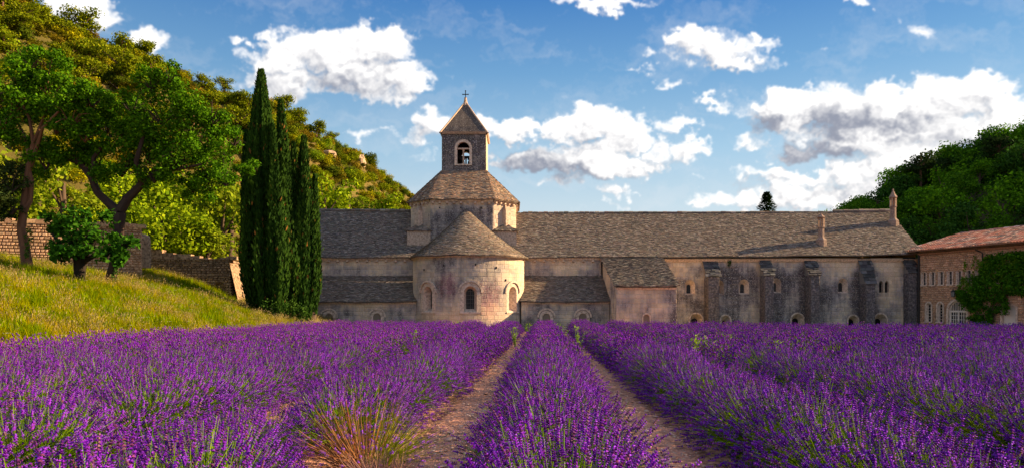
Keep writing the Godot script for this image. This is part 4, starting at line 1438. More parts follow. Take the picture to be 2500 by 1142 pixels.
	for q in 520:
		var u := rng.randf_range(3.5, 12.5)
		var v := rng.randf_range(0.0, 6.0)
		var wob := Vector2(fbm.get_noise_2d(u * 60.0, v * 60.0), fbm.get_noise_2d(v * 60.0, u * 60.0 + 90.0)) * 0.9
		if not Geometry2D.is_point_in_polygon(Vector2(u / k, v) + wob, shape):
			continue
		var dep := 0.12 + rng.randf() * (0.15 + 0.45 * sin(clampf((v - 0.3) / 4.9, 0, 1) * PI))
		bl.append([f.call(u, v, dep * 0.7) - org, Vector3(0.26, 0.34, 0.28) * rng.randf_range(0.7, 1.2)])
	var im := MB.new()
	leaves(im, bl, 17000, 0.17, [Color(0.016, 0.075, 0.004), Color(0.075, 0.20, 0.010)], 0.4, 0.1)
	var strands := []
	for q in 46:
		var u := rng.randf_range(4.2, 11.0)
		var v := rng.randf_range(4.2, 6.0)
		var du2 := rng.randfn() * 0.25
		for j in 5:
			strands.append([f.call(u + du2 * j * 0.3, v - j * 0.16, 0.15 + j * 0.03) - org, Vector3(0.1, 0.14, 0.1)])
	leaves(im, strands, 2600, 0.13, [Color(0.06, 0.15, 0.008), Color(0.14, 0.27, 0.016)], 0.5, -0.2)
	obj("foliage", im.mesh(mat("leaf")), iv)
	rng.seed = 76
	var hm := MB.new()
	var hb := []
	for q in 26:
		hb.append([Vector3(f.call(8.0 + q * 0.32, 0.25, 1.9)), Vector3(0.25, 0.3, 0.3)])
	leaves(hm, hb, 1800, 0.09, [Color(0.02, 0.05, 0.008), Color(0.05, 0.10, 0.015)], 0.35)
	tag(obj("clipped_hedge", hm.mesh(mat("leaf"))), "low clipped dark hedge at the field's edge before the pale door", "hedge")


# ---------------------------------------------------------------- walls of the garden on the left
func garden_walls() -> void:
	rng.seed = 81
	var ash := mat("field_stone", Color(0.56, 0.42, 0.30), 0.95)
	tri_tex(ash, ramp_texture(61, 256, 0.04, [Color(0.36, 0.33, 0.33), Color(0.72, 0.69, 0.67), Color(0.95, 0.93, 0.9), Color(1, 1, 1)]), Vector3(0.35, 0.35, 0.35))
	ash.heightmap_enabled = true
	ash.heightmap_scale = 2.0
	ash.heightmap_texture = ramp_texture(19, 256, 0.04, [Color.BLACK, Color.WHITE])
	# right wall: from behind the trees to the free end by the cypresses
	var t := thing("garden_wall", "dry stone garden wall ending in a sunlit flared pier beside the cypresses", "wall")
	var A := at(316, 690, 51.2)
	A.y = 2.6
	var B := Vector3(-21.1, -0.2, -52.0)
	var along := Vector3(B.x - A.x, 0, B.z - A.z)
	var L := along.length()
	along = along.normalized()
	var out := Vector3(-along.z, 0, along.x)
	var f := flat(Vector3(A.x, 0, A.z), along, out)
	var yb := 0.6
	var niche := {"u": L - 0.75, "v0": 1.2, "r": 0.42, "vs": 2.35, "arch": 1, "depth": 0.5, "frame": 0.0}
	var fw := flat(Vector3(A.x, yb, A.z), along, out)
	niche.v0 = 0.2; niche.vs = 2.0
	var wl := wall(t, "wall_face", fw, L, 4.15, [niche], ash, 0.17, 0.32, 260, 0.05, 0.5)
	window(wl, fw, niche, ash, ash, "niche")
	# stepped, weathered top: coping stones that sag to the right
	var cp := MB.new()
	var u := -0.2
	while u < L + 0.1:
		var w := rng.randf_range(0.35, 0.8)
		var rise := 0.6 * smoothstep(5.0, 0.6, u) + 0.1 * sin(u * 2.0)
		var p: Vector3 = fw.call(u + w * 0.5, 4.15 + 0.06 + rise * 0.5, -0.3)
		cp.box(Transform3D(Basis(Vector3.UP, atan2(-along.z, along.x)), p), Vector3(w * 0.96, 0.16 + rise, 0.8), jit(Color(0.8, 0.76, 0.72), 0.25))
		u += w
	obj("coping", cp.mesh(ash), t, true)
	var bk := MB.new()
	bk.quad(fw.call(L, 0, -0.62), fw.call(0, 0, -0.62), fw.call(0, 4.15, -0.62), fw.call(L, 4.15, -0.62), Color(0.8, 0.76, 0.72))
	obj("wall_back", bk.mesh(ash), t)
	# the end that faces the sun, flaring out at its foot
	var ef := func(uu: float, v: float, d: float) -> Vector3:
		var flare := 1.0 * pow(clampf(1.0 - v / 2.8, 0.0, 1.0), 2.0)
		return Vector3(B.x, yb - 0.4, B.z) + out * (0.05 - uu * (1.0 + flare * 0.25)) + along * (d + flare) + Vector3(0, v, 0)
	wall(t, "wall_end", ef, 2.6, 4.55, [], ash, 0.2, 0.34, 40, 0.05, 0.55)
	var ec := MB.new()
	ec.quad(ef.call(0, 4.55, 0), ef.call(2.6, 4.55, 0), ef.call(2.6, 4.55, -1.2), ef.call(0, 4.55, -1.2), Color(0.8, 0.76, 0.72))
	ec.quad(ef.call(2.6, 0, 0), Vector3(ef.call(2.6, 0, -1.4)), Vector3(ef.call(2.6, 4.55, -1.4)), ef.call(2.6, 4.55, 0), Color(0.8, 0.76, 0.72))
	obj("end_top", ec.mesh(ash), t)
	# left wall: the tall rubble wall of the terrace
	var t2 := thing("terrace_wall", "tall rubble terrace wall in dappled light behind the slender tree", "wall")
	var A2 := at(-260, 640, 41.0)
	var B2 := at(345, 640, 45.5)
	var al2 := Vector3(B2.x - A2.x, 0, B2.z - A2.z)
	var L2 := al2.length()
	al2 = al2.normalized()
	var f2 := flat(Vector3(A2.x, 3.0, A2.z), al2, Vector3(-al2.z, 0, al2.x))
	var tw := wall(t2, "wall_face", f2, L2, 3.5, [], mat("rubble"), 0.18, 0.26, 150, 0.06, 0.5)
	var cp2 := MB.new()
	u = 0.0
	while u < L2:
		var w := rng.randf_range(0.3, 0.6)
		cp2.box(Transform3D(Basis(Vector3.UP, atan2(-al2.z, al2.x)), f2.call(u, 3.5 + rng.randf() * 0.12, -0.25)), Vector3(w, 0.2 + rng.randf() * 0.15, 0.7), jit(Color(0.7, 0.66, 0.62), 0.3))
		u += w * 0.9
	obj("coping", cp2.mesh(mat("rubble")), t2, true)
	# stone gate pier with a pale iron railing
	var gp := thing("gate_pier", "squat round topped pale stone pier at the end of the white railing", "pier", at(346, 600, 47.5))
	var pm := MB.new()
	pm.lathe(Vector3.ZERO, [[0.55, -1.5], [0.52, 0.3], [0.5, 0.5], [0.42, 0.68], [0.2, 0.8], [0.01, 0.82]], 10, Color(0.95, 0.9, 0.85))
	obj("pier_shaft", pm.mesh(ash), gp)
	var rl := thing("white_railing", "white painted iron railing above the wall, between the trees", "railing", at(312, 590, 47.3))
	var wp := mat("white_paint", Color(0.75, 0.74, 0.70), 0.5)
	for k in 11:
		var bm := MB.new()
		var x := -0.95 + k * 0.15
		var hh := 0.85 - 0.2 * k / 10.0
		bm.tube([Vector3(x, -0.9, 0), Vector3(x, hh, 0)], [0.022, 0.022], 5, Color(1, 1, 1))
		bm.lathe(Vector3(x, hh, 0), [[0.03, 0.0], [0.045, 0.05], [0.01, 0.14]], 5, Color(1, 1, 1))
		obj("railing_bar", bm.mesh(wp), rl)
	for y in [-0.5, 0.0]:
		var bm := MB.new()
		bm.tube([Vector3(-1.05, y + 0.62, 0), Vector3(0.65, y + 0.45, 0)], [0.025, 0.025], 5, Color(1, 1, 1))
		obj("railing_rail", bm.mesh(wp), rl)


# ---------------------------------------------------------------- the trees on the bank
func tree_at(called: String, label: String, d: float, trunk: Array, limbs: Array, blobs: Array, count: int, size: float, pal: Array, bark: Color, shell := 0.42, group := "") -> void:
	# trunk: [px, py, half width in px]; limbs: lists of the same; blobs: [px, py, r px, depth offset in m]
	var base := at(trunk[0][0], trunk[0][1], d)
	var gy := ground_h(base.x, base.z)
	var t := thing(called, label, "tree", Vector3(base.x, gy, base.z), group)
	var org := t.position
	var kpx := d / LENS
	var build := func(list: Array, ground: bool) -> MB:
		var mb := MB.new()
		var p := []
		var r := []
		for q in list.size():
			var e: Array = list[q]
			var dz: float = e[3] if e.size() > 3 else 0.0
			var pt := at(e[0], e[1], d) - org + Vector3(0, 0, dz)
			if ground and q == 0:
				p.append(Vector3(pt.x, -0.5, 0)); r.append(e[2] * kpx * 1.5)
				pt.y = maxf(pt.y, 0.12)
			p.append(pt); r.append(e[2] * kpx)
		mb.tube(p, r, 9, bark, bark * 0.8)
		return mb
	obj("trunk", build.call(trunk, true).mesh(mat("bark")), t)
	for l in limbs:
		obj("limb", build.call(l, false).mesh(mat("bark")), t)
	var bl := []
	for b in blobs:
		var dz: float = b[3] if b.size() > 3 else rng.randf_range(-1.6, 1.6)
		var r: float = b[2] * kpx
		bl.append([at(b[0], b[1], d) - org + Vector3(0, 0, dz), Vector3(r, r * 0.82, r)])
	# twigs that carry the leaves
	var tw := MB.new()
	for b in bl:
		var c: Vector3 = b[0]
		for k in 7:
			var e: Vector3 = Vector3(rng.randfn(), rng.randfn() * 0.7, rng.randfn()).normalized() * b[1] * 0.9
			tw.tube([c - Vector3(0, b[1].y * 0.6, 0), c + e * 0.5, c + e], [0.045, 0.025, 0.008], 4, bark * 0.8)
	obj("twigs", tw.mesh(mat("bark")), t, true)
	var fine := []
	for b in bl:                  # each bough splits into sprays, with gaps between
		for k in 7:
			var e := Vector3(rng.randfn(), rng.randfn() * 0.8, rng.randfn()).normalized() * rng.randf_range(0.35, 1.0)
			fine.append([b[0] + e * b[1], b[1] * rng.randf_range(0.28, 0.56)])
	var mb := MB.new()
	leaves(mb, fine, count, size, pal, shell)
	obj("crown", mb.mesh(mat("leaf")), t)

func left_trees() -> void:
	rng.seed = 82
	var oak := [Color(0.020, 0.080, 0.003), Color(0.110, 0.250, 0.008)]
	tree_at("slender_tree", "tall slender tree with forked reddish trunk at the left edge of the bank", 38.0,
		[[66, 655, 13], [58, 600, 11], [50, 555, 10], [58, 500, 9], [62, 450, 8]],
		[[[62, 450, 8], [70, 400, 6.5], [80, 350, 5], [70, 290, 3.5], [50, 220, 2, 0.5]], [[64, 430, 6], [85, 370, 5], [120, 320, 3.5, 0.6], [170, 285, 2.5, 1.0]], [[56, 520, 7], [72, 490, 6], [76, 440, 5], [66, 400, 3], [40, 340, 2, -0.8]], [[70, 380, 5], [40, 330, 3.5, -0.6], [5, 280, 2.5, -1]], [[75, 360, 4], [120, 250, 2.5], [150, 200, 1.5]]],
		[[30, 165, 66], [95, 185, 70], [160, 225, 66], [30, 260, 66], [125, 290, 72], [195, 290, 55], [75, 235, 75], [0, 220, 60], [55, 130, 52], [-40, 300, 60], [10, 320, 45], [190, 240, 42], [215, 330, 40], [60, 320, 40], [-50, 200, 60], [100, 140, 36]],
		25000, 0.17, oak, Color(0.20, 0.10, 0.06))
	tree_at("spreading_oak", "big spreading oak with dark forked limbs and ivy on its leaning trunk", 39.0,
		[[266, 698, 15], [272, 668, 12], [284, 620, 12], [289, 560, 12], [290, 520, 15]],
		[[[290, 520, 13], [262, 495, 10], [236, 470, 9], [222, 435, 8], [196, 400, 7], [170, 370, 4]], [[292, 515, 13], [310, 485, 11], [345, 450, 9], [390, 415, 7], [440, 385, 4, -0.6]], [[345, 450, 8], [350, 400, 6, 0.8], [372, 340, 4, 1.0], [380, 280, 2]], [[390, 415, 6], [450, 420, 4, 0.8], [510, 410, 2.5, 1.0]], [[225, 440, 6], [240, 390, 5, 0.5], [270, 330, 3]], [[196, 400, 5], [150, 385, 3], [110, 400, 2]]],
		[[330, 250, 78], [410, 270, 88], [490, 320, 74], [535, 385, 60], [450, 380, 84], [350, 355, 84], [260, 330, 76], [215, 385, 58], [395, 215, 46], [440, 205, 38], [300, 405, 58], [510, 440, 50], [170, 350, 55], [560, 330, 40], [530, 290, 48], [330, 300, 60], [260, 255, 50], [580, 400, 34], [390, 430, 44], [450, 445, 36], [140, 400, 45], [110, 360, 50], [230, 290, 50], [565, 445, 30]],
		42000, 0.16, oak, Color(0.055, 0.038, 0.03))
	# ivy up the leaning trunk
	var iv := MB.new()
	var ib := []
	for k in 9:
		ib.append([at(272 + k * 1.6 + rng.randf_range(-2, 8), 692 - k * 9, 38.75), Vector3(0.13, 0.16, 0.13)])
	leaves(iv, ib, 420, 0.11, [Color(0.03, 0.08, 0.012), Color(0.08, 0.16, 0.03)], 0.4)
	tag(obj("ivy", iv.mesh(mat("leaf"))), "ivy climbing the leaning trunk of the spreading oak", "ivy")
	var iv2 := MB.new()
	ib = []
	for k in 9:
		ib.append([at(64 + rng.randf_range(-2, 9), 625 - k * 8, 37.7), Vector3(0.1, 0.15, 0.1)])
	leaves(iv2, ib, 320, 0.1, [Color(0.05, 0.10, 0.015), Color(0.11, 0.19, 0.03)], 0.4)
	tag(obj("ivy", iv2.mesh(mat("leaf"))), "ivy strip on the slender tree's reddish trunk", "ivy")
	tree_at("pollard_tree", "low stout pollarded tree with big drooping dark leaves and a thick black trunk", 36.0,
		[[192, 690, 13], [193, 660, 13], [194, 632, 15]],
		[[[194, 632, 10], [170, 590, 6], [155, 545, 3.5]], [[194, 632, 10], [182, 575, 5], [176, 500, 2]], [[196, 632, 9], [225, 595, 6], [250, 560, 3]], [[198, 640, 7], [245, 615, 4.5], [300, 595, 2.5]], [[192, 635, 8], [150, 600, 5], [125, 570, 2.5]]],
		[[160, 545, 34, 0.0], [200, 590, 44, 0.3], [238, 565, 34, 0.6], [150, 598, 34, 0.4], [292, 598, 34, 0.0], [268, 622, 28, 0.5], [205, 525, 26, 0.2], [130, 560, 28, -0.4], [240, 530, 24, -0.4], [315, 595, 22, 0.3], [190, 620, 26, 0.8], [300, 630, 22, 0.2], [170, 630, 22, 0.7], [265, 585, 26, -0.5], [120, 530, 18, 0.0]],
		3000, 0.26, [Color(0.018, 0.075, 0.006), Color(0.06, 0.17, 0.012)], Color(0.028, 0.02, 0.018), 0.5)
	tree_at("edge_tree", "dark olive tree cut off by the photo's left edge beside the terrace wall", 36.5,
		[[-20, 660, 9], [-14, 560, 7], [-6, 480, 5]], [],
		[[-10, 400, 46], [5, 445, 44], [-20, 480, 50], [0, 500, 38], [-40, 420, 60], [-30, 530, 40]],
		5200, 0.15, [Color(0.022, 0.042, 0.012), Color(0.06, 0.09, 0.022)], Color(0.09, 0.06, 0.045))
	# cypresses
	cypress(at(637, 172, 47.0), at(648, 774, 47.0), 1.65, 101, "tallest cypress with a thin bent tip, leftmost front column of the clump")
	cypress(at(600, 320, 48.6), at(624, 772, 48.6), 0.85, 102, "dark shaded cypress column at the left side of the clump, against the wall")
	cypress(at(684, 246, 48.6), at(704, 778, 48.6), 1.05, 103, "second tallest cypress, slim column just behind the tallest one's right side")
	cypress(at(664, 305, 46.2), at(676, 778, 46.2), 0.75, 104, "lower cypress column in front, between the two tallest tips")
	cypress(at(741, 335, 49.0), at(741, 786, 49.0), 0.95, 105, "rightmost full cypress, standing apart beside the transept roof")
	cypress(at(768, 430, 50.0), at(762, 770, 50.0), 0.55, 106, "thin short cypress leader at the right rim of the clump")
	cypress(at(716, 350, 49.8), at(722, 780, 49.8), 0.6, 107, "short cypress filling the gap left of the rightmost one")
	# bramble at the foot of the cypresses
	rng.seed = 83
	for q in [[675, 762, 45.5, 34, "leafy bramble at the foot of the tallest cypress"], [735, 768, 47.0, 26, "leafy bramble under the rightmost cypress"], [625, 775, 46.0, 16, "small bramble at the clump's left foot near the wall end"]]:
		var mb := MB.new()
		var bl := []
		var r: float = q[3] * q[2] / LENS
		for k in 7:
			bl.append([at(q[0] + rng.randf_range(-1, 1) * q[3], q[1] + rng.randf_range(-0.6, 0.4) * q[3], q[2]), Vector3(r, r, r) * 0.5])
		leaves(mb, bl, 650, 0.13, [Color(0.02, 0.06, 0.008), Color(0.07, 0.14, 0.02)], 0.5)
		tag(obj("bramble", mb.mesh(mat("leaf"))), q[4], "bramble", "brambles under the cypresses")
	# the small fir behind the long roof
	rng.seed = 84
	var fir := thing("fir_tree", "small lone fir whose tip shows above the long slate roof", "fir", Vector3(at(1873, 600, 92).x, -0.5, -92))
	var tr := MB.new()
	tr.tube([Vector3.ZERO, Vector3(0, 9, 0), Vector3(0, 16.4, 0)], [0.3, 0.16, 0.02], 6, Color(0.08, 0.05, 0.04))
	obj("trunk", tr.mesh(mat("bark")), fir)
	var fm := MB.new()
	for k in 7000:
		var y := pow(rng.randf(), 0.8)
		var a := rng.randf() * TAU
		var tier := 0.65 + 0.35 * absf(sin(y * 34.0))
		var r := 5.6 * pow(1.0 - y, 0.8) * tier * pow(rng.randf(), 0.6)
		var p := Vector3(cos(a) * r, 2.5 + y * 14.0 - r * 0.12, sin(a) * r)
		var dir := Vector3(cos(a), 0.25, sin(a))
		fm.leaf(p, dir * 0.4, Vector3(-sin(a), 0, cos(a)) * 0.12, Vector3(0.2 * cos(a), 1, 0.2 * sin(a)).normalized(), jit(mixc(Color(0.014, 0.036, 0.008), Color(0.04, 0.085, 0.014)), 0.2))
	obj("foliage", fm.mesh(mat("needle")), fir)


# ---------------------------------------------------------------- hills
func hill_l(t: float, s: float) -> Vector3:
	var foot := [Vector3(-96, 5, -40), Vector3(-78, 5, -46), Vector3(-62, 5, -54), Vector3(-48, 4.6, -62), Vector3(-34, 4, -72), Vector3(-24, 3, -80), Vector3(-14, 2, -96), Vector3(-4, 1, -114), Vector3(10, -0.6, -135)]
	var top := [at(-700, -400, 96), at(-260, -180, 96), at(95, 40, 100), at(420, 192, 112), at(690, 292, 126), at(875, 390, 138), at(1008, 494, 150), at(1125, 640, 162), at(1260, 740, 176)]
	return hill_at(foot, top, t, s, 3.0)

func hill_r(t: float, s: float) -> Vector3:
	var foot := [Vector3(30, -0.5, -112), Vector3(42, 0, -96), Vector3(56, 1, -86), Vector3(68, 2, -78), Vector3(78, 2, -66), Vector3(86, 2, -50), Vector3(92, 2, -28), Vector3(95, 2, 0), Vector3(96, 2, 40)]
	var top := [at(1880, 665, 132), at(2030, 570, 128), at(2190, 495, 124), at(2400, 425, 120), at(2560, 365, 116), at(2900, 280, 112), Vector3(122, 34, -72), Vector3(132, 37, -30), Vector3(136, 38, 30)]
	return hill_at(foot, top, t, s, 2.0)

func hill_at(foot: Array, top: Array, t: float, s: float, rough: float) -> Vector3:
	var n := clampi(int(t), 0, foot.size() - 2)
	var k := t - n
	k = k * k * (3.0 - 2.0 * k) * 0.4 + k * 0.6
	var a: Vector3 = foot[n].lerp(foot[n + 1], k)
	var b: Vector3 = top[n].lerp(top[n + 1], k)
	var p := a.lerp(b, s)
	if s > 1.0:
		p.y = b.y - (s - 1.0) * (b.y - a.y) * 0.8
	p.y += (b.y - a.y) * 0.16 * sin(PI * clampf(s, 0, 1))
	p.y += fbm.get_noise_2d(p.x * 9.0, p.z * 9.0) * rough * clampf(s * 3.0, 0, 1)
	return p

func hill_mesh(h: Callable, n: int, a: Color, b: Color) -> ArrayMesh:
	var mb := MB.new()
	var W := n * 10
	var S := 20
	for j in S + 1:
		for i in W + 1:
			var t := i / 10.0
			var s := lerpf(-0.06, 1.7, j / float(S))
			var p: Vector3 = h.call(t, s)
			var e: Vector3 = h.call(t + 0.05, s) - h.call(t - 0.05, s)
			var g: Vector3 = h.call(t, s + 0.02) - h.call(t, s - 0.02)
			mb.v.append(p); mb.n.append(e.cross(g).normalized())
			mb.c.append(a.lerp(b, clampf(0.5 + fbm.get_noise_2d(p.x * 25.0, p.y * 25.0) * 1.5, 0, 1)))
	for j in S:
		for i in W:
			var k := j * (W + 1) + i
			mb.i.append_array([k, k + W + 2, k + 1, k, k + W + 1, k + W + 2])
	return mb.mesh(mat("earth"))

func plant_copy(proto: Node3D, first: bool, p: Vector3, s: float, label: String, group: String) -> void:
	var o := proto
	if not first:
		o = proto.duplicate()
		o.name = numbered(proto.get_meta("plain"))
		add_child(o, true)
	o.position = p
	o.rotation.y = rng.randf() * TAU
	o.scale = Vector3(s, s * rng.randf_range(0.85, 1.15), s)
	o.set_meta("label", label); o.set_meta("group", group)

func proto_of(called: String, category: String, meshes: Array, names: Array) -> Node3D:
	var o := thing(called, "", category)
	o.set_meta("plain", called)
	for k in meshes.size():
		obj(names[k], meshes[k], o)
	return o

func hills() -> void:
	struct("hill", hill_mesh(hill_l, 8, Color(0.08, 0.075, 0.012), Color(0.20, 0.15, 0.04)))
	struct("hill", hill_mesh(hill_r, 8, Color(0.05, 0.05, 0.015), Color(0.09, 0.08, 0.03)))
	# kinds of scrub on the sunny slope
	var gold := [Color(0.125, 0.135, 0.003), Color(0.37, 0.34, 0.006)]
	var olive := [Color(0.085, 0.125, 0.003), Color(0.24, 0.285, 0.007)]
	var lime := [Color(0.11, 0.20, 0.005), Color(0.28, 0.38, 0.012)]
	var brown := [Color(0.11, 0.090, 0.006), Color(0.27, 0.20, 0.014)]
	var dark := [Color(0.04, 0.07, 0.005), Color(0.11, 0.145, 0.010)]
	var kinds := [["scrub_oak", "scrub oak", "golden olive scrub oak", gold], ["olive_shrub", "shrub", "rounded olive green shrub", olive], ["lime_shrub", "shrub", "bright lime green bush", lime], ["brown_shrub", "shrub", "brownish bush among greener scrub", brown], ["dark_shrub", "shrub", "dark green bush among golden scrub", dark]]
	var protos := []
	for k in kinds.size():
		for j in 3:
			protos.append(proto_of(kinds[k][0], kinds[k][1], [bush_mesh(200 + k * 7 + j, 11, 1500, 0.125, kinds[k][3], 0.85 + 0.15 * j)], ["crown"]))
	var used := []
	used.resize(protos.size()); used.fill(false)
	rng.seed = 85
	var counts := [0, 0, 0, 0, 0]
	var rest := []
	var rest_t := []
	var tries := 0
	while tries < 2500:
		tries += 1
		var t := 0.7 + 5.9 * pow(rng.randf(), 1.45)
		var s := rng.randf_range(0.02, 1.02)
		if tries < 170:
			s = rng.randf_range(0.96, 1.03)
		var p := hill_l(t, s)
		var nz := fbm.get_noise_2d(p.x * 22.0, p.y * 30.0)
		var k := 0
		var q := rng.randf() + nz * 0.5
		if q < 0.16:
			k = 4
		elif q < 0.40:
			k = 1
		elif q < 0.74:
			k = 0
		elif q < 0.86:
			k = 3
		else:
			k = 2
		if s < 0.25 and rng.randf() < 0.5:
			k = 2
		var size := rng.randf_range(0.85, 1.75) * (1.3 if rng.randf() < 0.15 else 1.0)
		p.y -= size * 0.3
		if counts[k] >= 298:
			continue
		counts[k] += 1
		var pr := k * 3 + rng.randi() % 3
		var where: String = ", low on the slope" if s < 0.4 else (", on the skyline" if s > 0.93 else ", high on the slope")
		where += " at the upper left" if t < 2.4 else (" above the spreading oak" if t < 3.5 else (" behind the cypresses" if t < 4.7 else " beside the lantern"))
		plant_copy(protos[pr], not used[pr], p, size, kinds[k][2] + where, kinds[k][0].replace("_", " ") + "s on the sunny hillside")
		used[pr] = true
	# low undergrowth between them
	var ug := bush_mesh(260, 6, 160, 0.30, [Color(0.06, 0.075, 0.004), Color(0.17, 0.16, 0.010)], 0.5)
	for k in 4200:
		var p := hill_l(0.4 + 7.0 * pow(rng.randf(), 1.5), rng.randf_range(0.0, 1.02))
		var s := rng.randf_range(0.6, 1.3)
		rest.append(Transform3D(Basis(Vector3.UP, rng.randf() * TAU).scaled(Vector3(s, s * 0.7, s)), p - Vector3(0, 0.15, 0)))
		var g := rng.randf_range(0.5, 1.0)
		rest_t.append(Color(g, g * rng.randf_range(0.85, 1.0), g * 0.8))
	scatter("undergrowth", ug, rest, null, rest_t)
	# pines
	var pines := []
	for j in 4:
		pines.append(proto_of("pine_tree", "pine", pine_parts(270 + j, [Color(0.065, 0.105, 0.003), Color(0.22, 0.25, 0.008)]), ["trunk", "crown"]))
	rng.seed = 86
	var spots := [[2.35, 0.98, 3.0, "umbrella pine standing on the skyline above the oak"], [4.0, 1.0, 2.6, "umbrella pine on the skyline behind the cypress tips"], [4.22, 0.99, 2.4, "smaller pine on the skyline right of the umbrella pine"], [4.62, 1.0, 1.6, "lone little pine on the skyline right of the cypresses"], [3.45, 1.0, 1.8, "small pine on the skyline left of the tallest cypress"], [2.75, 1.0, 2.2, "flat topped pine on the skyline left of the cypresses"], [3.0, 0.62, 3.2, "pine with a visible reddish trunk in the middle of the sunny slope"], [2.7, 0.66, 3.0, "leaning pine high on the slope above the oak"], [1.7, 0.9, 3.2, "pine at the upper left corner of the slope"]]
	for k in spots.size():
		var q: Array = spots[k]
		plant_copy(pines[k % 4], k < 4, hill_l(q[0], q[1]) - Vector3(0, 0.5, 0), q[2], q[3], "pines on the sunny hillside")
	for k in 70:
		var t := rng.randf_range(1.0, 4.6)
		var h := rng.randf_range(0.35, 0.97)
		var where: String = "high" if h > 0.7 else "halfway up"
		where += " on the slope at the upper left" if t < 2.4 else (" on the slope above the spreading oak" if t < 3.5 else " on the slope behind the cypresses")
		plant_copy(pines[k % 4], false, hill_l(t, h) - Vector3(0, 0.6, 0), rng.randf_range(1.7, 2.9), "olive green pine among the scrub, " + where, "pines on the sunny hillside")
	# outcrops
	rng.seed = 87
	for q in [[4.72, 0.74, 126, 24, 12, "pale rock outcrop on the hillside left of the lantern, the lower wider one"], [5.22, 0.76, 132, 14, 24, "pale upright rock outcrop nearest the lantern on the hillside"], [1.78, 0.86, 92, 34, 9, "tilted pale rock slab at the top left of the hillside"], [2.02, 0.95, 96, 10, 12, "small pale rock near the skyline at the top left"], [2.75, 0.95, 108, 12, 8, "small pale rock just under the skyline above the oak"]]:
		var mb := MB.new()
		var kx: float = q[2] / LENS
		var o := hill_l(q[0], q[1]) + Vector3(0, 0.9, 0.6)
		var rr := []
		for j in 9:
			var ring := []
			for i in 13:
				var a := TAU * i / 13
				var b := PI * j / 8.0
				var dv := Vector3(sin(b) * cos(a), cos(b), sin(b) * sin(a))
				var rad := 1.0 + 0.45 * fbm.get_noise_3d(dv.x * 90.0 + q[0] * 50.0, dv.y * 90.0, dv.z * 90.0)
				ring.append(dv * Vector3(q[3] * kx, q[4] * kx, 1.6) * rad * 0.72)
			rr.append(ring)
		for j in 8:
			for i in 13:
				mb.quad(rr[j][(i + 1) % 13], rr[j][i], rr[j + 1][i], rr[j + 1][(i + 1) % 13], jit(Color(0.36, 0.26, 0.17), 0.15))
		var r := obj("rock_outcrop", mb.mesh(mat("pebble", Color.WHITE, 0.9)))
		r.position = o
		tag(r, q[5], "rock", "pale rock outcrops on the sunny hillside")
	# the bright trees behind the garden wall
	var bt := []
	for j in 4:
		bt.append(proto_of("bright_tree", "tree", broad_parts(280 + j, [Color(0.085, 0.16, 0.004), Color(0.27, 0.36, 0.010)], 1900, 0.115), ["trunk", "crown"]))
	var deep := []
	for j in 2:
		deep.append(proto_of("olive_tree", "tree", broad_parts(290 + j, [Color(0.085, 0.14, 0.006), Color(0.25, 0.31, 0.014)], 1800, 0.115), ["trunk", "crown"]))
	rng.seed = 88
	var list := [[345, 560, 52, 2.6, 0, "bright tree just behind the white railing"], [395, 545, 56, 3.3, 0, "bright lime tree behind the garden wall, left of the middle"], [455, 560, 54, 2.6, 0, "bright tree above the middle of the garden wall"], [505, 590, 55, 2.2, 1, "low olive green tree above the garden wall's right half"], [540, 555, 58, 3.2, 1, "olive green tree between the garden wall and the cypresses"], [430, 500, 62, 3.8, 0, "tall bright tree in the second row behind the garden wall"], [500, 510, 64, 3.8, 0, "tall bright tree behind the olive green one near the cypresses"], [370, 480, 66, 4.0, 0, "tall bright tree behind the oak's fork"], [300, 500, 60, 3.4, 0, "bright tree seen between the oak's limbs"], [240, 520, 56, 3.0, 1, "olive green tree behind the pollard"], [150, 470, 54, 3.4, 1, "olive green tree between the slender tree and the oak"], [90, 500, 56, 3.2, 0, "bright tree behind the slender tree's fork"], [20, 560, 52, 3.0, 1, "olive green tree behind the terrace wall at the left edge"], [560, 500, 66, 3.6, 0, "bright tree touching the cypress clump from behind"], [200, 560, 50, 2.2, 0, "low bright tree over the terrace wall"], [-60, 480, 58, 4.0, 1, "olive green tree outside the left edge"], [790, 500, 88, 4.2, 0, "bright tree behind the transept roof beside the cypresses"], [850, 505, 92, 3.8, 0, "bright bush like tree over the transept roof, middle"], [930, 500, 100, 3.4, 0, "bright tree over the transept roof beside the lantern"]]
	var nb := 0
	var ns := 0
	for q in list:
		var p := at(q[0], q[1], q[2])
		var s: float = q[3]
		p.y -= s * 1.15
		if q[4] == 0:
			plant_copy(bt[nb % 4], nb < 4, p, s, q[5], "bright trees behind the garden wall"); nb += 1
		else:
			plant_copy(deep[ns % 2], ns < 2, p, s, q[5], "olive green trees behind the garden wall"); ns += 1
	# the wooded hill on the right
	var wood := []
	var wc := [[Color(0.022, 0.075, 0.004), Color(0.085, 0.20, 0.010)], [Color(0.040, 0.13, 0.004), Color(0.14, 0.31, 0.010)], [Color(0.016, 0.052, 0.008), Color(0.055, 0.14, 0.018)]]
	for j in 6:
		wood.append(proto_of("woodland_tree", "tree", broad_parts(300 + j, wc[j % 3], 2000, 0.11), ["trunk", "crown"]))
	rng.seed = 89
	var n := 0
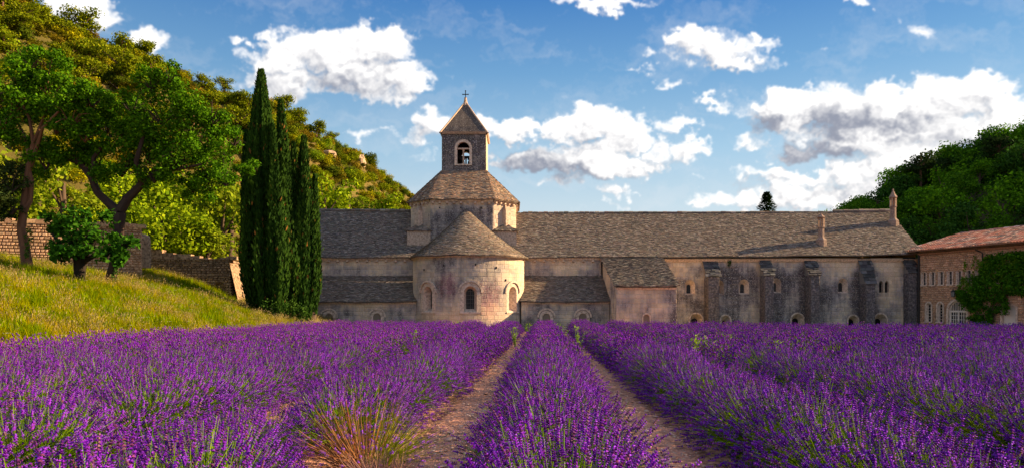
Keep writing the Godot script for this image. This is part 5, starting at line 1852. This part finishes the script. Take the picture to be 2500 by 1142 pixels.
	for k in 260:
		var t := rng.randf_range(0.5, 6.6)
		var s := pow(rng.randf(), 0.8) * 1.03
		if k < 60:
			s = rng.randf_range(0.95, 1.04); t = rng.randf_range(0.5, 6.0)
		var p := hill_r(t, s)
		var size := rng.randf_range(2.6, 4.6) * (0.75 if t < 2.0 else 1.0)
		p.y -= size * 0.5
		var j := rng.randi() % 6
		if n < 6:
			j = n
		var part: String = "on the skyline of" if s > 0.9 else ("high in" if s > 0.55 else ("halfway up" if s > 0.25 else "at the foot of"))
		var place: String = " behind the long slate roof" if t < 2.2 else (" behind the tall chimney" if t < 3.0 else (" above the tiled wing roof" if t < 4.4 else " past the right edge"))
		plant_copy(wood[j], n < 6, p, size, "dark green tree " + part + " the right wood," + place, "trees of the wood on the right hillside")
		n += 1
	var rp := []
	for j in 2:
		rp.append(proto_of("hill_pine", "pine", pine_parts(320 + j, [Color(0.014, 0.03, 0.008), Color(0.04, 0.07, 0.016)]), ["trunk", "crown"]))
	var rs := [[2250, 425, 118, 3.4, "dark umbrella pine on the right skyline, the taller of two above the chimney"], [2295, 425, 119, 2.7, "dark umbrella pine on the right skyline, the smaller of two above the chimney"], [2180, 470, 122, 2.4, "small dark pine on the right skyline just left of the chimney"], [2440, 380, 112, 3.0, "dark pine on the skyline near the right edge"], [2090, 510, 124, 1.6, "little pine at the low end of the right skyline"]]
	for k in rs.size():
		var q: Array = rs[k]
		var p := at(q[0], q[1], q[2])
		p.y -= q[3] * 0.5
		plant_copy(rp[k % 2], k < 2, p, q[3], q[4], "pines on the right skyline")


# ---------------------------------------------------------------- lavender
func row_x(n: int, d: float) -> float:
	return 0.11 + 2.45 * n + 0.0459 * d

func spike(mb: MB, p: Vector3, dir: Vector3, ln: float, r: float, near: bool, col: Color, dull: Color) -> void:
	var x := dir.cross(Vector3(rng.randfn(), rng.randfn(), rng.randfn())).normalized()
	var y := dir.cross(x)
	var whorls := 5 if near else 1
	for w in whorls:
		var a := p + dir * ln * (w / float(whorls))
		var b := p + dir * ln * ((w + (0.95 if near else 1.0)) / float(whorls))
		var rr := r * (1.0 - 0.1 * w) * rng.randf_range(0.8, 1.25) if near else r
		var m := a.lerp(b, 0.42)
		var cc := (col if rng.randf() < 0.72 else dull) if near else col
		cc = jit(cc, 0.22)
		var ring := [m + x * rr, m + y * rr * rng.randf_range(0.7, 1.2), m - x * rr, m - y * rr]
		for k in 4:
			mb.tri(a, ring[k], ring[(k + 1) % 4], dull if not near else cc * 0.75)
			mb.tri(ring[k], b, ring[(k + 1) % 4], cc)
		if near:      # open florets
			for k in 2:
				var o: Vector3 = ring[rng.randi() % 4]
				var od := (o - m).normalized()
				mb.leaf(o - od * 0.002, od * 0.011 + dir * 0.004, dir.cross(od) * 0.006, (od + dir).normalized(), jit(Color(0.26, 0.06, 0.72), 0.2))

func lavender_plant(sd: int, stems: int, near: bool, bloom: float) -> ArrayMesh:
	rng.seed = sd
	var mb := MB.new()
	var violet := [Color(0.155, 0.012, 0.40), Color(0.30, 0.040, 0.62)]
	var calyx := [Color(0.06, 0.010, 0.13), Color(0.22, 0.055, 0.15)]
	var green := [Color(0.05, 0.14, 0.004), Color(0.25, 0.36, 0.008)]
	for k in stems:
		var ct := rng.randf_range(0.16, 1.0)
		var th := acos(ct)
		var a := rng.randf() * TAU
		var dir := Vector3(sin(th) * cos(a), ct, sin(th) * sin(a))
		var L := rng.randf_range(0.60, 0.82) * (1.0 + 0.10 * sin(a * 3.0 + sd))
		var base := Vector3(cos(a), 0, sin(a)) * rng.randf_range(0.02, 0.22) + Vector3(0, 0.05, 0)
		var tip := base + dir * L + Vector3(0, -0.10 * sin(th) * sin(th), 0)
		tip.y = maxf(tip.y, 0.08)
		var mid := base + dir * L * 0.52 + Vector3(0, 0.02, 0)
		var d2 := (tip - mid).normalized()
		d2 = (d2 + Vector3(rng.randfn(), rng.randfn() + 0.3, rng.randfn()) * 0.12).normalized()
		var g: Color = jit(mixc(green[0], green[1]), 0.25)
		var w := (0.0026 if near else 0.0032)
		var side := dir.cross(Vector3(rng.randfn(), rng.randfn(), rng.randfn())).normalized() * w
		var nn := side.cross(dir).normalized()
		mb.quad(base - side, base + side, mid + side, mid - side, g * 0.8)
		mb.quad(mid - side, mid + side, tip + side * 0.7, tip - side * 0.7, g)
		if near and rng.randf() < 0.5:      # a narrow leaf low on the stem
			var lp := base.lerp(mid, rng.randf_range(0.3, 1.0))
			var ld := (dir + Vector3(rng.randfn(), rng.randfn(), rng.randfn()) * 0.5).normalized()
			mb.leaf(lp, ld * 0.07, ld.cross(nn) * 0.005, nn, g)
		if rng.randf() < bloom:
			var ln := rng.randf_range(0.055, 0.105)
			var tone: Color = mixc(violet[0], violet[1])
			if rng.randf() < 0.12:            # heads past their bloom
				tone = mixc(Color(0.16, 0.06, 0.17), Color(0.24, 0.12, 0.13))
			spike(mb, tip - d2 * 0.01, d2, ln, 0.0138 if near else 0.0185, near, tone, mixc(calyx[0], calyx[1]))
			if near and rng.randf() < 0.35:   # a stray whorl lower down
				spike(mb, tip - d2 * 0.05, d2, 0.02, 0.009, false, mixc(violet[0], violet[1]), calyx[0])
	# the leafy cushion at the heart
	for k in (260 if near else 110):
		var d := Vector3(rng.randfn(), absf(rng.randfn()) * 0.7, rng.randfn()).normalized()
		var p := d * Vector3(0.42, 0.36, 0.42) * pow(rng.randf(), 0.4)
		var al := (d + Vector3(rng.randfn(), rng.randfn() + 0.5, rng.randfn()) * 0.5).normalized()
		var s := (0.12 if near else 0.17)
		mb.leaf(p, al * s, al.cross(Vector3(rng.randfn(), 0.3, rng.randfn())).normalized() * s * 0.14, d, jit(mixc(Color(0.035, 0.075, 0.010), Color(0.09, 0.13, 0.022)), 0.2))
	return mb.mesh(mat("lavender", Color.WHITE, 0.8, 0.35))

func lavender() -> void:
	var near := [lavender_plant(401, 700, true, 0.95), lavender_plant(402, 680, true, 0.88), lavender_plant(403, 600, true, 0.74)]
	var far := [lavender_plant(411, 560, false, 0.99), lavender_plant(412, 540, false, 0.97), lavender_plant(413, 500, false, 0.92)]
	var words := ["", "first", "second", "third", "fourth", "fifth", "sixth", "seventh", "eighth", "ninth", "tenth", "eleventh", "twelfth"]
	rng.seed = 91
	for n in range(-7, 13):
		var sets := [[], [], [], [], [], []]
		var tint := [[], [], [], [], [], []]
		var d := 2.9 if absi(n) < 2 else 3.4
		var stop := 50.5 - clampf(n - 1, 0, 7) * 1.4
		while d < stop:
			var x := row_x(n, d) + rng.randfn() * 0.07
			d += rng.randf_range(0.50, 0.66)
			if absf(x) > 0.76 * d + 1.6 or x < edge_x(-d) + 0.4 + fbm.get_noise_2d(d * 40.0, 3.0) * 0.7:
				continue
			var s := rng.randf_range(0.90, 1.12)
			if n == -1 and d > 5.7 and d < 8.0:      # beside the dying bush
				x -= 0.66
				s *= 0.72
			var k := rng.randi() % 3
			if fbm.get_noise_2d(x * 20.0 + 50.0, d * 20.0) > 0.22:
				k = 2
			if d > 15.0 + rng.randf() * 4.0:
				k += 3
			var wide := 0.93
			sets[k].append(Transform3D(Basis(Vector3.UP, rng.randf() * TAU).scaled(Vector3(s * wide, s, s * wide)), Vector3(x, ground_h(x, -d) - 0.02, -d)))
			var g := rng.randf_range(0.82, 1.0)
			tint[k].append(Color(g * rng.randf_range(0.9, 1.0), g, g * rng.randf_range(0.92, 1.0)))
		var total := 0
		for q in sets:
			total += q.size()
		if total == 0:
			continue
		var where := "middle row of purple lavender between the two open earth paths"
		if n < 0:
			where = "%s row of purple lavender to the left of the middle row" % words[-n]
		elif n > 0:
			where = "%s row of purple lavender to the right of the middle row" % words[n]
		var t := thing("lavender_row", where, "lavender row", Vector3(0, 0, 0), "rows of lavender in the field")
		for k in 6:
			if sets[k].size():
				scatter("flowering_plants", near[k] if k < 3 else far[k - 3], sets[k], t, tint[k])
	# the half dead plant in the foreground
	rng.seed = 92
	var t := thing("dying_lavender", "half dead lavender bush of orange and yellow green stems in the foreground", "lavender bush", Vector3(-1.42, ground_h(-1.42, -6.75), -6.75))
	t.scale = Vector3(0.84, 0.95, 0.84)
	var ob := MB.new()
	var gb := MB.new()
	var fb := MB.new()
	for k in 620:
		var a := rng.randf() * TAU
		var th := acos(rng.randf_range(0.30, 1.0))
		var dir := Vector3(sin(th) * cos(a), cos(th), sin(th) * sin(a))
		var L := rng.randf_range(0.55, 0.95)
		var base := Vector3(cos(a), 0, sin(a)) * rng.randf_range(0.02, 0.2) + Vector3(0, 0.03, 0)
		var mid := base + dir * L * 0.5
		var tip := base + dir * L - Vector3(0, 0.12 * sin(th) * sin(th), 0)
		var side := dir.cross(Vector3(rng.randfn(), rng.randfn(), rng.randfn())).normalized() * 0.003
		var right := dir.x > rng.randf_range(-0.1, 0.45)
		var c: Color = jit(mixc(Color(0.13, 0.19, 0.008), Color(0.26, 0.24, 0.015)) if right else mixc(Color(0.27, 0.10, 0.03), Color(0.22, 0.13, 0.08)), 0.25)
		var mb := gb if right else ob
		mb.quad(base - side, base + side, mid + side, mid - side, c)
		mb.quad(mid - side, mid + side, tip + side * 0.6, tip - side * 0.6, c)
		if rng.randf() < 0.35:
			spike(fb, tip, (tip - mid).normalized(), 0.07, 0.008, true, Color(0.24, 0.11, 0.22), Color(0.20, 0.10, 0.14))
	obj("dry_stems", ob.mesh(mat("lavender")), t, true)
	obj("green_stems", gb.mesh(mat("lavender")), t, true)
	obj("faded_flowers", fb.mesh(mat("lavender")), t, true)
	# a dry grey cushion in front of it
	var t2 := thing("dry_cushion", "dry greyish purple cushion of dead stalks in front of the dying bush", "lavender bush", Vector3(-1.12, ground_h(-1.12, -5.95), -5.95))
	var db := MB.new()
	for k in 900:
		var a := rng.randf() * TAU
		var th := acos(rng.randf_range(0.1, 1.0))
		var dir := Vector3(sin(th) * cos(a), cos(th), sin(th) * sin(a))
		var base := Vector3(cos(a), 0, sin(a)) * rng.randf_range(0.0, 0.12)
		var L := rng.randf_range(0.22, 0.42)
		var mid := base + dir * L * 0.6
		var tip := base + dir * L + Vector3(rng.randfn(), rng.randfn(), rng.randfn()) * 0.04
		var side := dir.cross(Vector3(rng.randfn(), rng.randfn(), rng.randfn())).normalized() * 0.003
		var c := jit(mixc(Color(0.22, 0.11, 0.12), Color(0.32, 0.19, 0.15)), 0.25)
		db.quad(base - side, base + side, mid + side, mid - side, c)
		db.quad(mid - side, mid + side, tip + side * 0.5, tip - side * 0.5, c)
	obj("dead_stalks", db.mesh(mat("lavender")), t2, true)


# ---------------------------------------------------------------- grass and weeds
func tuft(sd: int, blades: int, a: Color, b: Color, head := false) -> ArrayMesh:
	rng.seed = sd
	var mb := MB.new()
	for k in blades:
		var p := Vector3(rng.randfn(), 0, rng.randfn()) * 0.14
		var az := rng.randf() * TAU
		var lean := Vector3(cos(az), 0, sin(az)) * rng.randf_range(0.05, 0.5)
		var h := rng.randf_range(0.35, 1.0)
		var side := Vector3(-sin(az), 0, cos(az)) * rng.randf_range(0.008, 0.016)
		if head:
			side *= 0.45
		var mid := p + Vector3(0, h * 0.55, 0) + lean * h * 0.3
		var tip := p + Vector3(0, h, 0) + lean * h
		var c := jit(mixc(a, b), 0.25)
		var nn := (Vector3(cos(az), 0.7, sin(az))).normalized()
		mb.quad(p - side, p + side, mid + side, mid - side, c * 0.85)
		mb.tri(mid - side, mid + side, tip, c)
		if head:
			var d := (tip - mid).normalized()
			mb.leaf(tip - d * 0.02, d * 0.16, side.normalized() * 0.014, nn, jit(Color(0.42, 0.33, 0.15), 0.2))
	return mb.mesh(mat("grass_blade", Color.WHITE, 0.75, 0.8))

func grass() -> void:
	var kinds := [tuft(501, 18, Color(0.26, 0.28, 0.002), Color(0.54, 0.50, 0.004)), tuft(502, 16, Color(0.46, 0.34, 0.004), Color(0.66, 0.50, 0.012), true), tuft(503, 18, Color(0.12, 0.22, 0.002), Color(0.32, 0.42, 0.004)), tuft(504, 12, Color(0.52, 0.34, 0.04), Color(0.68, 0.48, 0.10), true)]
	var names := ["meadow_grass", "seeding_grass", "green_grass", "dry_grass"]
	var places := [[], [], [], []]
	var tints := [[], [], [], []]
	rng.seed = 93
	for k in 30000:
		var d := 14.0 + 46.0 * pow(rng.randf(), 0.75)
		var z := -d
		var x := edge_x(z) + 0.5 - 24.0 * pow(rng.randf(), 1.25)
		if x < -0.80 * d - 1.0:
			continue
		var nz := fbm.get_noise_2d(x * 26.0, z * 26.0)
		var t := edge_x(z) - x
		var q := rng.randf() + nz * 0.9
		var j := 0
		if q < 0.26:
			j = 2
		elif q > 0.88:
			j = 1
		if t < 1.2 and rng.randf() < 0.3 or d > 47.0 and t < 7.0 and rng.randf() < 0.6:
			j = 3
		var s := rng.randf_range(0.35, 0.75)
		places[j].append(Transform3D(Basis(Vector3.UP, rng.randf() * TAU).scaled(Vector3(s * 1.4, s, s * 1.4)), Vector3(x, ground_h(x, z) - 0.03, z)))
		var g := rng.randf_range(0.7, 1.0)
		tints[j].append(Color(g, g, g))
	# a strip of dry grass along the church wall
	for k in 1500:
		var x := rng.randf_range(-20.0, -9.0)
		var z := -rng.randf_range(50.5, 55.5)
		var s := rng.randf_range(0.35, 0.7)
		places[3].append(Transform3D(Basis(Vector3.UP, rng.randf() * TAU).scaled(Vector3(s * 1.4, s, s * 1.4)), Vector3(x, ground_h(x, z) - 0.03, z)))
		tints[3].append(Color(0.9, 0.9, 0.9))
	for k in 900:          # and tall dry stems at the field's far corner, under the cypresses
		var z := -rng.randf_range(48.5, 53.0)
		var x := rng.randf_range(-18.5, -12.6)
		var s := rng.randf_range(0.5, 0.95)
		places[3].append(Transform3D(Basis(Vector3.UP, rng.randf() * TAU).scaled(Vector3(s * 1.2, s, s * 1.2)), Vector3(x, ground_h(x, z) - 0.03, z)))
		tints[3].append(Color(0.95, 0.95, 0.95))
	for j in 4:
		scatter(names[j], kinds[j], places[j], null, tints[j])
	# broad leaved herbs in the grass
	var hb := bush_mesh(510, 7, 200, 0.2, [Color(0.05, 0.10, 0.008), Color(0.13, 0.20, 0.015)], 0.5)
	var pl := []
	for k in 420:
		var d := 15.0 + 33.0 * rng.randf()
		var x := edge_x(-d) - 0.8 - 18.0 * rng.randf()
		if fbm.get_noise_2d(x * 30.0 + 200.0, d * 30.0) < 0.02:
			continue
		var s := rng.randf_range(0.25, 0.6)
		pl.append(Transform3D(Basis(Vector3.UP, rng.randf() * TAU).scaled(Vector3(s, s * 0.8, s)), Vector3(x, ground_h(x, -d), -d)))
	scatter("meadow_herbs", hb, pl)
	# white umbels
	var um := MB.new()
	um.tube([Vector3.ZERO, Vector3(0.03, 0.8, 0)], [0.006, 0.004], 3, Color(0.12, 0.17, 0.03))
	for k in 14:
		var a := TAU * k / 14.0
		var r := 0.03 + 0.035 * (k % 3)
		um.leaf(Vector3(0.03 + cos(a) * r, 0.8 + 0.01 * (k % 2), sin(a) * r), Vector3(cos(a) * 0.035, 0.005, sin(a) * 0.035), Vector3(-sin(a), 0, cos(a)) * 0.016, Vector3.UP, Color(0.75, 0.74, 0.64))
	pl = []
	for k in 150:
		var d := 18.0 + 30.0 * rng.randf()
		var x := edge_x(-d) - 0.3 - 7.0 * pow(rng.randf(), 1.4)
		pl.append(Transform3D(Basis(Vector3.UP, rng.randf() * TAU).scaled(Vector3.ONE * rng.randf_range(0.7, 1.1)), Vector3(x, ground_h(x, -d), -d)))
	scatter("white_wildflowers", um.mesh(mat("grass_blade")), pl)

func weeds() -> void:
	rng.seed = 94
	var spots := [[1258, 29.0, 1.0, "tall leafy weed on the left path, nearest of those there"], [1290, 40.0, 0.9, "leafy weed at the far end of the left path"], [1300, 46.0, 0.8, "small leafy weed closing the left path beside the apse"], [1361, 44.0, 0.9, "leafy weed at the far end of the right path"], [1367, 38.0, 0.9, "leafy weed in the right path behind the nearest one"], [1374, 33.0, 0.7, "low leafy weed in the right path, nearest of those there"], [1411, 27.0, 1.05, "single upright weed stalk in the first row right of the middle"], [1690, 18.0, 0.94, "bushy weed among the right lavender, left of a pair"], [1730, 19.5, 0.99, "bushy weed among the right lavender, right of a pair"], [1627, 31.0, 0.91, "small weed in the far right lavender below the annex"], [1783, 23.0, 0.86, "weed in the lavender below the long building's first buttress"], [2330, 19.0, 0.91, "weed sticking out of the lavender near the right edge"], [2005, 28.0, 0.88, "weed in the far lavender below the long building"], [1530, 22.0, 0.88, "weed in the third row right of the middle"], [1890, 18.5, 0.88, "low weed in the right lavender, short of the weed below the long building"], [1110, 48.0, 0.9, "weed at the far end of the field left of the apse window"], [1230, 49.0, 0.9, "weed at the foot of the apse's right side"], [1015, 24.0, 0.88, "grassy weed standing in the left lavender"]]
	for q in spots:
		var d: float = q[1]
		var x: float = (q[0] - 1250.0) / LENS * d
		var t := thing("weed", q[3], "weed", Vector3(x, ground_h(x, -d), -d), "weeds standing in the lavender field")
		var sm := MB.new()
		var lm := MB.new()
		for k in 5:
			var e := Vector3(rng.randfn() * 0.13, q[2] * rng.randf_range(0.7, 1.0), rng.randfn() * 0.13)
			sm.tube([Vector3.ZERO, e * Vector3(0.4, 0.5, 0.4), e], [0.012, 0.009, 0.004], 4, Color(0.14, 0.22, 0.03))
			for j in 16:
				var f := rng.randf_range(0.25, 1.0)
				var a := rng.randf() * TAU
				var al := Vector3(cos(a), rng.randf_range(0.2, 0.9), sin(a)).normalized() * rng.randf_range(0.10, 0.2)
				lm.leaf(e * f, al, al.cross(Vector3.UP).normalized() * 0.025, Vector3(al.x * 0.5, 1, al.z * 0.5).normalized(), jit(mixc(Color(0.10, 0.20, 0.012), Color(0.26, 0.36, 0.03)), 0.2))
		obj("stem", sm.mesh(mat("bark")), t)
		obj("leaves", lm.mesh(mat("leaf")), t)
